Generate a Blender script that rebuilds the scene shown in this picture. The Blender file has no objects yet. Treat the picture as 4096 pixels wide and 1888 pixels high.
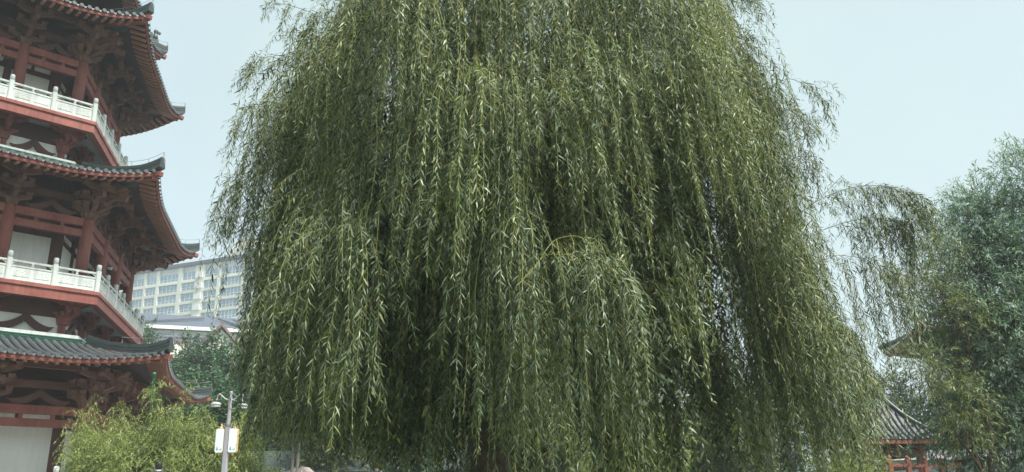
import bpy, math, random
import numpy as np
from mathutils import Matrix, Vector

# ------------------------------------------------------------------ camera
F, PITCH, ROLL = 3340.5, math.radians(17.81), math.radians(-0.93)
EYE = np.array([0.0, 0.0, 1.6])
sc = bpy.context.scene
col = sc.collection
cam_data = bpy.data.cameras.new('camera')
cam_data.sensor_fit = 'HORIZONTAL'; cam_data.sensor_width = 36.0
cam_data.lens = 36.0 * F / 4096.0
cam_data.clip_start = 0.1; cam_data.clip_end = 3000
cam = bpy.data.objects.new('camera', cam_data); col.objects.link(cam)
_r0 = Vector((1, 0, 0)); _u0 = Vector((0, -math.sin(PITCH), math.cos(PITCH))); _f = Vector((0, math.cos(PITCH), math.sin(PITCH)))
_r = _r0 * math.cos(ROLL) + _u0 * math.sin(ROLL); _u = _u0 * math.cos(ROLL) - _r0 * math.sin(ROLL)
cam.matrix_world = Matrix(((_r.x, _u.x, -_f.x, EYE[0]), (_r.y, _u.y, -_f.y, EYE[1]), (_r.z, _u.z, -_f.z, EYE[2]), (0, 0, 0, 1)))
sc.camera = cam

# ------------------------------------------------------------------ sky, sun, exposure
SUN_EL, SUN_AZ = math.radians(61), math.radians(124)      # azimuth clockwise from +Y: the sun stands to the right, behind the viewer
world = bpy.data.worlds.new('World'); sc.world = world; world.use_nodes = True
wn, wl = world.node_tree.nodes, world.node_tree.links
wn.clear()
w_out = wn.new('ShaderNodeOutputWorld'); w_bg = wn.new('ShaderNodeBackground')
w_sky = wn.new('ShaderNodeTexSky'); w_sky.sky_type = 'NISHITA'; w_sky.sun_disc = False
w_sky.sun_elevation = SUN_EL; w_sky.sun_rotation = SUN_AZ
w_sky.air_density = 1.0; w_sky.dust_density = 4.0; w_sky.ozone_density = 1.5
w_bg.inputs['Strength'].default_value = 0.10
# thin even cloud veil over the clear sky
w_tc = wn.new('ShaderNodeTexCoord'); w_no = wn.new('ShaderNodeTexNoise')
w_no.inputs['Scale'].default_value = 1.6; w_no.inputs['Detail'].default_value = 6.0
w_mr = wn.new('ShaderNodeMapRange'); w_mr.inputs[1].default_value = 0.35; w_mr.inputs[2].default_value = 0.7
w_mr.inputs[3].default_value = 0.66; w_mr.inputs[4].default_value = 0.90
w_mx = wn.new('ShaderNodeMixRGB'); w_vc = wn.new('ShaderNodeMixRGB'); w_vc.inputs[1].default_value = (4.35, 5.3, 5.9, 1); w_vc.inputs[2].default_value = (3.8, 4.75, 4.7, 1)
w_n2 = wn.new('ShaderNodeTexNoise'); w_n2.inputs['Scale'].default_value = .9; w_r2 = wn.new('ShaderNodeMapRange'); w_r2.inputs[1].default_value = .38; w_r2.inputs[2].default_value = .6
wl.new(w_tc.outputs['Generated'], w_n2.inputs['Vector']); wl.new(w_n2.outputs['Fac'], w_r2.inputs[0]); wl.new(w_r2.outputs[0], w_vc.inputs[0]); wl.new(w_vc.outputs[0], w_mx.inputs[2])
wl.new(w_tc.outputs['Generated'], w_no.inputs['Vector']); wl.new(w_no.outputs['Fac'], w_mr.inputs[0])
wl.new(w_mr.outputs[0], w_mx.inputs[0]); wl.new(w_sky.outputs[0], w_mx.inputs[1])
wl.new(w_mx.outputs[0], w_bg.inputs['Color']); wl.new(w_bg.outputs[0], w_out.inputs['Surface'])

sun_data = bpy.data.lights.new('sun', 'SUN'); sun_data.energy = 5.0; sun_data.angle = math.radians(16); sun_data.color = (1.0, 0.95, 0.87)
sun = bpy.data.objects.new('sun', sun_data); col.objects.link(sun)
_sd = Vector((math.sin(SUN_AZ) * math.cos(SUN_EL), math.cos(SUN_AZ) * math.cos(SUN_EL), math.sin(SUN_EL)))
sun.rotation_euler = _sd.to_track_quat('Z', 'Y').to_euler()
sc.view_settings.view_transform = 'Standard'; sc.view_settings.look = 'None'
sc.view_settings.exposure = 0.88; sc.view_settings.gamma = 1.0
sc.view_settings.use_curve_mapping = False
sc.cycles.max_bounces = 8; sc.cycles.transparent_max_bounces = 6; sc.cycles.volume_bounces = 1
sc.cycles.use_denoising = True

# ------------------------------------------------------------------ helpers
rng = np.random.default_rng(11)
random.seed(5)

def ray(px, py):
    x0, y0 = px - 2048.0, py - 944.0
    cr, sr = math.cos(ROLL), math.sin(ROLL)
    x = x0 * cr + y0 * sr; y = -x0 * sr + y0 * cr
    return np.array([x, F * math.cos(PITCH) + y * math.sin(PITCH), F * math.sin(PITCH) - y * math.cos(PITCH)])

def at_y(px, py, Y):
    r = ray(px, py); return r * (Y / r[1]) + EYE

def tag(o, label=None, cat=None, group=None, kind=None):
    if label: o['label'] = label
    if cat: o['category'] = cat
    if group: o['group'] = group
    if kind: o['kind'] = kind
    return o

def empty(name, loc, label=None, cat=None, group=None, rz=0.0):
    o = bpy.data.objects.new(name, None); o.empty_display_size = 0.3
    col.objects.link(o); o.location = loc; o.rotation_euler = (0, 0, rz)
    return tag(o, label, cat, group)

def obj(name, me, mat=None, parent=None, loc=(0, 0, 0), rz=0.0, scale=None):
    if mat is not None and len(me.materials) == 0: me.materials.append(mat)
    o = bpy.data.objects.new(name, me); col.objects.link(o)
    o.location = loc; o.rotation_euler = (0, 0, rz)
    if scale: o.scale = scale
    if parent: o.parent = parent
    return o

def copy_tree(o, parent=None):
    c = o.copy(); col.objects.link(c)
    if parent: c.parent = parent
    for ch in list(o.children): copy_tree(ch, c)
    return c

class MB:
    def __init__(s): s.v = []; s.f = []; s.sm = []
    def add(s, vs, fs, smooth=False):
        n = len(s.v); s.v += [tuple(float(c) for c in p) for p in vs]
        s.f += [tuple(i + n for i in f) for f in fs]; s.sm += [smooth] * len(fs); return s
    def box(s, x0, x1, y0, y1, z0, z1, ch=0.0):
        if ch <= 0:
            return s.add([(x0,y0,z0),(x1,y0,z0),(x1,y1,z0),(x0,y1,z0),(x0,y0,z1),(x1,y0,z1),(x1,y1,z1),(x0,y1,z1)],
                         [(3,2,1,0),(4,5,6,7),(0,1,5,4),(1,2,6,5),(2,3,7,6),(3,0,4,7)])
        return s.extrude([(x0+ch,y0),(x1-ch,y0),(x1,y0+ch),(x1,y1-ch),(x1-ch,y1),(x0+ch,y1),(x0,y1-ch),(x0,y0+ch)], z0, z1, 'z')
    def extrude(s, pts, a, b, axis='z'):
        n = len(pts)
        def m(p, c):
            if axis == 'z': return (p[0], p[1], c)
            if axis == 'x': return (c, p[0], p[1])
            return (p[0], c, p[1])
        vs = [m(p, a) for p in pts] + [m(p, b) for p in pts]
        fs = [tuple(range(n))[::-1], tuple(range(n, 2*n))] + [(i, (i+1) % n, n+(i+1) % n, n+i) for i in range(n)]
        if axis == 'y': fs = [f[::-1] for f in fs]
        return s.add(vs, fs)
    def lathe(s, prof, n=12, c=(0, 0, 0), smooth=True):
        vs = []; fs = []
        for r, z in prof:
            for i in range(n):
                a = 2*math.pi*i/n; vs.append((c[0]+r*math.cos(a), c[1]+r*math.sin(a), c[2]+z))
        for j in range(len(prof)-1):
            for i in range(n):
                fs.append((j*n+i, j*n+(i+1) % n, (j+1)*n+(i+1) % n, (j+1)*n+i))
        fs.append(tuple(range(n))[::-1]); m = (len(prof)-1)*n; fs.append(tuple(range(m, m+n)))
        return s.add(vs, fs, smooth)
    def tube(s, pts, rad, n=8, smooth=True):
        v, f = tube_np(np.asarray(pts, float), np.broadcast_to(np.asarray(rad, float), (len(pts),)), n)
        return s.add(v.tolist(), f, smooth)
    def bar(s, p, q, w, h):
        p = Vector(p); q = Vector(q); d = (q-p).normalized(); up = Vector((0,0,1)) if abs(d.z) < .95 else Vector((1,0,0))
        a = d.cross(up).normalized()*(w/2); b = a.cross(d).normalized()*(h/2)
        vs = [p-a-b, p+a-b, p+a+b, p-a+b, q-a-b, q+a-b, q+a+b, q-a+b]
        return s.add(vs, [(0,1,2,3),(7,6,5,4),(0,4,5,1),(1,5,6,2),(2,6,7,3),(3,7,4,0)])
    def mesh(s, name='mesh'):
        me = bpy.data.meshes.new(name); me.from_pydata(s.v, [], s.f)
        if any(s.sm): me.polygons.foreach_set('use_smooth', s.sm)
        me.update(); return me
    def build(s, name, mat, parent=None, loc=(0,0,0), rz=0.0):
        return obj(name, s.mesh(name), mat, parent, loc, rz)

def tube_np(P, R, n):
    T = np.gradient(P, axis=0); T /= np.linalg.norm(T, axis=1)[:, None] + 1e-9
    ref = np.array([0, 0, 1.0]) if abs(T[0, 2]) < 0.9 else np.array([1.0, 0, 0])
    A = np.cross(T, ref); A /= np.linalg.norm(A, axis=1)[:, None] + 1e-9
    B = np.cross(T, A)
    a = np.linspace(0, 2*np.pi, n, endpoint=False)
    V = P[:, None] + R[:, None, None]*(np.cos(a)[None, :, None]*A[:, None] + np.sin(a)[None, :, None]*B[:, None])
    f = [(j*n+i, j*n+(i+1) % n, (j+1)*n+(i+1) % n, (j+1)*n+i) for j in range(len(P)-1) for i in range(n)]
    f.append(tuple(range(n))); m = (len(P)-1)*n; f.append(tuple(range(m, m+n))[::-1])
    return V.reshape(-1, 3), f

# ------------------------------------------------------------------ materials
def mat(name, c, rough=0.7, var=0.18, scale=3.0, bump=0.0, bscale=30.0, spec=0.3, c2=None, stain=0.0, metal=0.0):
    m = bpy.data.materials.new(name); m.use_nodes = True
    n, l = m.node_tree.nodes, m.node_tree.links
    b = n['Principled BSDF']; b.inputs['Roughness'].default_value = rough; b.inputs['Specular IOR Level'].default_value = spec
    b.inputs['Metallic'].default_value = metal
    tc = n.new('ShaderNodeTexCoord')
    no = n.new('ShaderNodeTexNoise'); no.inputs['Scale'].default_value = scale; no.inputs['Detail'].default_value = 6; no.inputs['Roughness'].default_value = .62
    l.new(tc.outputs['Object'], no.inputs['Vector'])
    rp = n.new('ShaderNodeValToRGB'); rp.color_ramp.elements[0].position = .3; rp.color_ramp.elements[1].position = .7
    c2 = c2 or tuple(min(1, x*(1+var)) for x in c)
    rp.color_ramp.elements[0].color = (*[x*(1-var) for x in c], 1); rp.color_ramp.elements[1].color = (*c2, 1)
    l.new(no.outputs['Fac'], rp.inputs['Fac'])
    oi = n.new('ShaderNodeObjectInfo')                      # every piece a little different
    hs = n.new('ShaderNodeHueSaturation'); mr = n.new('ShaderNodeMapRange'); mr.inputs[3].default_value = .86; mr.inputs[4].default_value = 1.1
    l.new(oi.outputs['Random'], mr.inputs[0]); l.new(mr.outputs[0], hs.inputs['Value']); l.new(rp.outputs[0], hs.inputs['Color'])
    last = hs.outputs[0]
    if stain > 0:                                           # rain streaks: noise stretched along z
        mp = n.new('ShaderNodeMapping'); mp.inputs['Scale'].default_value = (5, 5, .5); l.new(tc.outputs['Object'], mp.inputs[0])
        n2 = n.new('ShaderNodeTexNoise'); n2.inputs['Scale'].default_value = 1.6; n2.inputs['Detail'].default_value = 8; l.new(mp.outputs[0], n2.inputs['Vector'])
        r2 = n.new('ShaderNodeMapRange'); r2.inputs[1].default_value = .48; r2.inputs[2].default_value = .75; r2.inputs[3].default_value = 0; r2.inputs[4].default_value = stain
        l.new(n2.outputs['Fac'], r2.inputs[0])
        mx = n.new('ShaderNodeMixRGB'); mx.blend_type = 'MULTIPLY'; mx.inputs[2].default_value = (.45, .43, .40, 1)
        l.new(r2.outputs[0], mx.inputs[0]); l.new(last, mx.inputs[1]); last = mx.outputs[0]
    l.new(last, b.inputs['Base Color'])
    if bump > 0:
        n3 = n.new('ShaderNodeTexNoise'); n3.inputs['Scale'].default_value = bscale; n3.inputs['Detail'].default_value = 4; l.new(tc.outputs['Object'], n3.inputs['Vector'])
        bp = n.new('ShaderNodeBump'); bp.inputs['Strength'].default_value = bump; bp.inputs['Distance'].default_value = .02
        l.new(n3.outputs['Fac'], bp.inputs['Height']); l.new(bp.outputs[0], b.inputs['Normal'])
    return m

def leaf_mat(name, stops, under, rough=.42, trans=.3, spec=.45, tcol=None):
    m = bpy.data.materials.new(name); m.use_nodes = True
    n, l = m.node_tree.nodes, m.node_tree.links
    b = n['Principled BSDF']; b.inputs['Roughness'].default_value = rough; b.inputs['Specular IOR Level'].default_value = spec
    at = n.new('ShaderNodeAttribute'); at.attribute_name = 'rnd'
    rp = n.new('ShaderNodeValToRGB'); e = rp.color_ramp.elements
    for i, (p, c) in enumerate(stops):
        el = e[i] if i < 2 else e.new(p)
        el.position = p; el.color = (*c, 1)
    l.new(at.outputs['Fac'], rp.inputs['Fac'])
    ge = n.new('ShaderNodeNewGeometry'); mx = n.new('ShaderNodeMixRGB'); mx.inputs[2].default_value = (*under, 1)
    mb = n.new('ShaderNodeMath'); mb.operation = 'MULTIPLY'; mb.inputs[1].default_value = .6; l.new(ge.outputs['Backfacing'], mb.inputs[0])
    l.new(mb.outputs[0], mx.inputs[0]); l.new(rp.outputs[0], mx.inputs[1]); l.new(mx.outputs[0], b.inputs['Base Color'])
    tr = n.new('ShaderNodeBsdfTranslucent'); hs = n.new('ShaderNodeHueSaturation'); hs.inputs['Saturation'].default_value = 1.15; hs.inputs['Value'].default_value = 1.5
    l.new(rp.outputs[0], hs.inputs['Color']); l.new(hs.outputs[0], tr.inputs['Color'])
    ms = n.new('ShaderNodeMixShader'); ms.inputs[0].default_value = trans
    l.new(b.outputs[0], ms.inputs[1]); l.new(tr.outputs[0], ms.inputs[2]); l.new(ms.outputs[0], n['Material Output'].inputs['Surface'])
    return m

M = {}
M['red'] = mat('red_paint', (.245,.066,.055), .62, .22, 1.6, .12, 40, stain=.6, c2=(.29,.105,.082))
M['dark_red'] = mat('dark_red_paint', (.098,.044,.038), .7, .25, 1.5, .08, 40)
M['bracket'] = mat('shaded_bracket_paint', (.115,.058,.046), .75, .3, 3.5, .1, 30, c2=(.19,.095,.072), stain=.5)  # timber colour lowered to deepen the shade under the eaves
M['soffit'] = mat('shaded_soffit_paint', (.042,.030,.030), .85, .25, 2.0)  # eave shade put into the colour, darker than the red timber
M['rafter_end'] = mat('rafter_paint', (.30,.15,.115), .65, .12, 3)
M['white'] = mat('white_plaster', (.88,.875,.85), .85, .04, .8, .05, 60, stain=.2)
M['stone'] = mat('pale_stone', (.53,.57,.545), .75, .1, 4, .25, 50, stain=.45)
M['carved'] = mat('carved_stone', (.515,.555,.53), .75, .1, 4, .9, 14, stain=.4)
M['grey'] = mat('grey_plaster', (.34,.36,.355), .85, .12, 1.5)
M['tile'] = mat('glazed_tile', (.042,.053,.054), .42, .35, 5, .3, 25, spec=.5, c2=(.085,.105,.105))
M['tile_edge'] = mat('weathered_tile', (.060,.071,.075), .5, .4, 7, .3, 30, spec=.5)
M['band'] = mat('green_glaze', (.022,.075,.052), .3, .3, 5, spec=.5)
M['ridge'] = mat('dark_ridge_tile', (.040,.058,.054), .42, .3, 6, .2, 25, spec=.5)
M['metal'] = mat('grey_metal', (.27,.27,.295), .45, .08, 4, spec=.5, stain=.2)
M['wire'] = mat('thin_wire', (.25,.25,.26), .5)
M['green_paint'] = mat('green_pole_paint', (.02,.20,.09), .5, .1)
M['bark'] = mat('bark', (.10,.078,.058), .9, .4, 6, .9, 22)
M['twig'] = mat('willow_twig', (.26,.27,.085), .6, .3, 2)
M['ground'] = mat('lawn_soil', (.07,.085,.035), .95, .35, .6, .5, 20)
M['paving'] = mat('stone_paving', (.42,.41,.39), .85, .15, 1.0, .3, 20)
# ------------------------------------------------------------------ ground
def ground_z(x, y):
    s = np.clip((np.asarray(y, float) - 15.5) / 4.5, 0, 1)
    return 1.2 * s * s * (3 - 2 * s)

_xs = np.concatenate([np.linspace(-900, -60, 8), np.linspace(-50, 50, 41), np.linspace(60, 900, 8)])
_ys = np.concatenate([np.linspace(-300, -10, 5), np.linspace(-8, 60, 69), np.linspace(80, 1500, 10)])
gm = MB(); nx = len(_xs)
gm.add([(x, y, float(ground_z(x, y)) + .03 * math.sin(x * .9) * math.cos(y * .7)) for y in _ys for x in _xs],
       [(j*nx+i, j*nx+i+1, (j+1)*nx+i+1, (j+1)*nx+i) for j in range(len(_ys)-1) for i in range(nx-1)], True)
tag(gm.build('ground', M['ground']), kind='structure')
pz = MB(); pz.add([(-60, 19.9, 1.26), (4, 19.9, 1.26), (4, 32, 1.26), (-8, 60, 1.26), (-60, 60, 1.26)], [(0, 1, 2, 3, 4)]); tag(pz.build('plaza_paving', M['paving']), kind='structure')

# ------------------------------------------------------------------ pagoda
CX, CY, TH = -22.98, 31.27, math.radians(-16.67)
R30 = math.tan(math.pi/6); C30 = math.cos(math.pi/6)
pagoda = empty('pagoda', (CX, CY, 0), 'tall red and white tiered pagoda with upturned dark tile eaves and pale stone railings', 'pagoda')
FN = lambda k: TH + math.radians(60) * (k - .5)       # outward bearing of face k (0 and 1 face the viewer)
CA = lambda k: TH + math.radians(60) * k              # bearing of the corner between faces k and k+1
def fp(k, a, t, z):
    n = FN(k); return (a*math.cos(n) - t*math.sin(n), a*math.sin(n) + t*math.cos(n), z)
def on(k, name, mb_or_me, m, a=0, t=0, z=0, parent=None):
    me = mb_or_me.mesh(name) if isinstance(mb_or_me, MB) else mb_or_me
    return obj(name, me, m, parent or pagoda, fp(k, a, t, z), FN(k))
NEAR = (0, 1); SIDE = (2, 5); REST = (2, 3, 4, 5)

def hexring(R0, R1, z0, z1):                          # solid hexagonal ring between two corner radii
    m = MB(); vs = []
    for R, z in ((R0, z0), (R1, z0), (R1, z1), (R0, z1)):
        vs += [(R*math.cos(CA(k)), R*math.sin(CA(k)), z) for k in range(6)]
    m.add(vs, [(j*6+k, j*6+(k+1) % 6, ((j+1) % 4)*6+(k+1) % 6, ((j+1) % 4)*6+k) for j in range(4) for k in range(6)])
    return m

def arm_profile(L, h, cut=.35):                       # bracket arm: flat top, ends curved up from below
    c = L*cut; p = [(-L/2, h), (-L/2, h*.62)]
    for i in range(6): a = i/5*math.pi/2; p.append((-L/2 + c*math.sin(a)*.9, h*.62*(1 - math.sin(a)) * (1 if i < 5 else 0)))
    q = [(-x, z) for x, z in p][::-1]
    return p + q
def frustum(m, x, y, z, w0, w1, h):
    m.add([(x-w0/2,y-w0/2,z),(x+w0/2,y-w0/2,z),(x+w0/2,y+w0/2,z),(x-w0/2,y+w0/2,z),(x-w1/2,y-w1/2,z+h),(x+w1/2,y-w1/2,z+h),(x+w1/2,y+w1/2,z+h),(x-w1/2,y+w1/2,z+h)],
          [(3,2,1,0),(4,5,6,7),(0,1,5,4),(1,2,6,5),(2,3,7,6),(3,0,4,7)])

def bracket_mesh(s=1.0):
    m = MB()
    frustum(m, 0, 0, 0, .30, .44, .20)
    m.extrude(arm_profile(1.15, .20), -.075, .075, 'x') if False else None
    def tarm(x, z, L, h=.19, w=.15): 
        n0 = len(m.v); m.extrude([(y, zz+z) for y, zz in arm_profile(L, h)], x-w/2, x+w/2, 'x')
    def oarm(z, x0, x1, h=.19, w=.155):
        L = x1-x0; m.extrude([(x + (x0+x1)/2, zz+z) for x, zz in arm_profile(L, h, .3)], -w/2, w/2, 'y')
    tarm(0, .17, 1.15); oarm(.173, -.6, .62)
    for y in (-.48, 0, .48): frustum(m, 0, y, .355, .15, .22, .12)
    frustum(m, .5, 0, .358, .15, .22, .12)
    tarm(.5, .47, .95); oarm(.473, -.6, 1.02); tarm(0, .466, 1.3)
    for y in (-.38, 0, .38): frustum(m, .5, y, .655, .15, .21, .11)
    for y in (-.55, .55): frustum(m, 0, y, .652, .15, .21, .11)
    frustum(m, .88, 0, .66, .15, .22, .11)
    tarm(.88, .765, 1.15); oarm(.768, -.5, 1.25)
    m.bar((-.2, 0, .98), (1.35, 0, .52), .13, .17)     # slanting lever
    for y in (-.45, .45): frustum(m, .88, y, .955, .15, .21, .1)
    for i, p in enumerate(m.v): m.v[i] = (p[0]*1.08, p[1]*1.08, p[2]*1.16)
    return m

def brace_mesh(w, h, d=.09):                          # two curved legs that meet under a short head
    m = MB(); out = []; inn = []
    for i in range(9):
        u = i/8; x = w/2*(1-u)
        zc = h*.82*(1 - (1-u)**.55 * 1.0) if True else 0
        zz = h*.80*(u**1.9)
        out.append((x + .02, zz + h*.33*(1 - .35*u))); inn.append((x - (.10 if i else .02), zz - .01 + 0*zc))
    right = [(w/2+.07, h*.36), *out[1:], (.07, h), (0, h), (0, h*.50)]
    right += [(max(.03, x-.03), max(0, z-.02)) for x, z in inn[::-1][1:-1]] + [(w/2-.16, 0.0)]
    for s in (1, -1):
        pts = [(x*s, z) for x, z in right]
        m.extrude(pts if s > 0 else pts[::-1], -d/2, d/2, 'x')
    return m

def balcony_bracket_mesh():
    m = MB()
    m.extrude([(y, z+.52) for y, z in arm_profile(1.25, .24, .3)], .24, .46, 'x')          # wide red arm under the slab
    m.extrude([(x+.12, z+.50) for x, z in arm_profile(1.0, .22, .28)], -.08, .08, 'y')
    frustum(m, .35, 0, .34, .17, .26, .18)
    m.extrude([(x+.05, z+.16) for x, z in arm_profile(.9, .2, .3)], -.075, .075, 'y')
    m.extrude([(y, z+.12) for y, z in arm_profile(.8, .2, .3)], -.06, .08, 'x')
    frustum(m, .0, 0, -.12, .26, .36, .26); m.box(-.12, .06, -.09, .09, -.5, -.1)
    return m

def post_mesh(h=1.02):
    m = MB(); m.box(-.085, .085, -.085, .085, 0, h*.76, .02)
    m.lathe([(.06, h*.76), (.062, h*.79), (.085, h*.81), (.085, h*.95), (.07, h*.985), (.03, h)], 10)
    return m
def panel_parts(L):
    """stone balustrade bay of length L: carved slab, rails, small vase"""
    base = MB(); base.box(-.045, .045, -L/2, L/2, .03, .47)
    carved = []
    for s in (-1, 1):
        c = MB(); y0, y1 = sorted((s*.07, s*(L/2-.07)))
        c.box(-.056, .056, y0, y1, .16, .40); carved.append(c)
    rail = MB(); rail.box(-.06, .06, -L/2, L/2, .472, .53); rail.box(-.055, .055, -L/2, L/2, .655, .72)
    vase = MB(); vase.lathe([(.035, .53), (.055, .56), (.06, .58), (.03, .615), (.075, .655)], 8)
    spandrels = []
    for s in (-1, 1):
        q = MB(); q.extrude([(s*(L/2), .655), (s*(L/2-.14), .655), (s*(L/2-.05), .60), (s*(L/2), .54)][::s], -.03, .03, 'x'); spandrels.append(q)
    return base, carved, rail, vase, spandrels

class Roof:
    def __init__(s, Rt, zt, am, zm, atop, ztop):
        s.tt = Rt/2; s.ac = Rt*C30; s.zt = zt; s.am = am; s.zm = zm; s.atop = atop; s.ztop = ztop; s.ttop = atop*R30
    def w(s, u): return max(0, (abs(u)-.38)/.62)**2.0
    def ae(s, u): return s.am + (s.ac - s.am)*s.w(u)
    def ze(s, u): return s.zm + (s.zt - s.zm)*s.w(u)
    def z(s, u, g): return s.zm + .20 + (s.zt - s.zm)*s.w(u)*(1-g)**2 + (s.ztop - s.zm - .20)*(.72*g + .28*g*g)
    def us(s, t, a):
        g = (s.am-a)/(s.am-s.atop); u = 0
        for _ in range(6):
            g = min(max(g, 0), 1); u = t/((1-g)*s.tt + g*s.ttop); u = max(-1, min(1, u)); ae = s.ae(u); g = (ae-a)/(ae-s.atop)
        return u, min(max(g, 0), 1)
    def deck(s, under=False):
        m = MB(); N, S = 28, 6; vs = []
        for j in range(S+1):
            g = j/S
            for i in range(N+1):
                u = -1+2*i/N; a = (1-g)*s.ae(u)+g*s.atop; t = u*((1-g)*s.tt+g*s.ttop)
                vs.append((a, t, s.z(u, g) - .06))
        m.add(vs, [(j*(N+1)+i, (j+1)*(N+1)+i, (j+1)*(N+1)+i+1, j*(N+1)+i+1) for j in range(S) for i in range(N)][::1], True)
        m.f = [f[::-1] for f in m.f]
        return m
    def edge(s, inset, dz0, dz1, th, N=28):            # board that follows the eave line
        m = MB(); vs = []
        for i in range(N+1):
            u = -1+2*i/N; a = s.ae(u)-inset; t = u*(s.tt-inset*R30); z = s.ze(u)
            vs += [(a, t, z+dz0), (a, t, z+dz1), (a-th, t*(1-th*R30/s.tt), z+dz1), (a-th, t*(1-th*R30/s.tt), z+dz0)]
        m.add(vs, [(i*4+j, (i+1)*4+j, (i+1)*4+(j+1) % 4, i*4+(j+1) % 4) for i in range(N) for j in range(4)])
        return m
    def soffit(s, ain, zin, N=28):
        m = MB(); vs = []; tin = ain*R30
        for g in (0, .5, 1):
            for i in range(N+1):
                u = -1+2*i/N; a = (1-g)*(s.ae(u)-.10)+g*ain; t = u*((1-g)*(s.tt-.06)+g*tin)
                vs.append((a, t, (1-g)*(s.ze(u)+.05)+g*zin))
        m.add(vs, [(j*(N+1)+i, j*(N+1)+i+1, (j+1)*(N+1)+i+1, (j+1)*(N+1)+i) for j in range(2) for i in range(N)], True)
        m.f = [f[::-1] for f in m.f]
        return m
    def row(s, m, t, r=.075, seg=6):
        a0 = s.ae(s.us(t, s.am)[0]) + .0
        # eave apothem for this t
        u = t/s.tt; a0 = s.ae(u) + .05; a1 = max(s.atop, abs(t)/R30 + .02)
        if a1 > a0-.12: return
        P = []
        for j in range(seg+1):
            a = a0+(a1-a0)*j/seg; uu, g = s.us(t, min(a, s.ae(u))); P.append((a, s.z(uu, g)-.02))
        vs = []; K = 4
        for a, z in P:
            for i in range(K+1):
                an = math.pi*i/K; vs.append((a, t-r*math.cos(an), z+r*1.05*math.sin(an)))
        fs = [(j*(K+1)+i, j*(K+1)+i+1, (j+1)*(K+1)+i+1, (j+1)*(K+1)+i) for j in range(seg) for i in range(K)]
        m.add(vs, fs, True)
        z = P[0][1]                                     # round end tile and the drip tile beside it
        m.add([(a0+.006, t+r*1.02*math.cos(2*math.pi*i/8), z+.02+r*1.02*math.sin(2*math.pi*i/8)) for i in range(8)] , [tuple(range(8))])
        m.add([(a0+.002, t+r*.8, z+.01), (a0+.002, t+r*2.45, z+.01), (a0+.012, t+r*2.0, z-.055), (a0+.012, t+r*1.6, z-.085), (a0+.012, t+r*1.2, z-.055)], [(0,4,3,2,1)])
    def hip(s, sgn=1):
        """ridge along the hip at the +t end of a face: stacked courses with a raised tip"""
        m = MB(); P = []
        for j in range(15):
            g = j/14; u = 1
            a = (1-g)*(s.ac-.02)+g*(s.atop); t = a*R30
            z = s.z(1, g) + .10*max(0, (.22-g)/.22)**1.5
            P.append((a, t, z))
        d = Vector((C30, .5, 0)); sd = Vector((-.5, C30, 0))
        P = [(Vector((P[0][0], P[0][1], P[0][2]+.06)) + d*.16)[:]] + P
        for w, z0, z1 in ((.15, -.06, .07), (.11, .07, .11), (.135, .11, .17), (.10, .17, .21), (.125, .21, .27), (.09, .27, .34)):
            vs = []
            for p in P:
                p = Vector(p)
                for sw, zz in ((-w, z0), (w, z0), (w, z1), (-w, z1)): vs.append(p+sd*sw+Vector((0, 0, zz)))
            n = len(P)
            m.add([tuple(v) for v in vs], [(i*4+j, (i+1)*4+j, (i+1)*4+(j+1) % 4, i*4+(j+1) % 4) for i in range(n-1) for j in range(4)] + [(0,1,2,3), tuple((n-1)*4+j for j in (3,2,1,0))])
        return m, P

def beast_mesh():
    m = MB(); m.box(-.10, .12, -.07, .07, 0, .12, .02); m.lathe([(.075, .1), (.10, .2), (.075, .3), (.06, .36), (.085, .42), (.07, .5), (.02, .54)], 8)
    m.bar((.05, 0, .44), (.17, 0, .42), .08, .08); m.bar((-.05, 0, .15), (-.17, 0, .36), .06, .07)
    return m

M_BRK, M_BBRK, M_POST = bracket_mesh(), balcony_bracket_mesh(), post_mesh()
me_brk = M_BRK.mesh('bracket_set'); me_bbrk = M_BBRK.mesh('balcony_bracket'); me_post = M_POST.mesh('railing_post'); me_beast = beast_mesh().mesh('ridge_beast')

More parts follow.
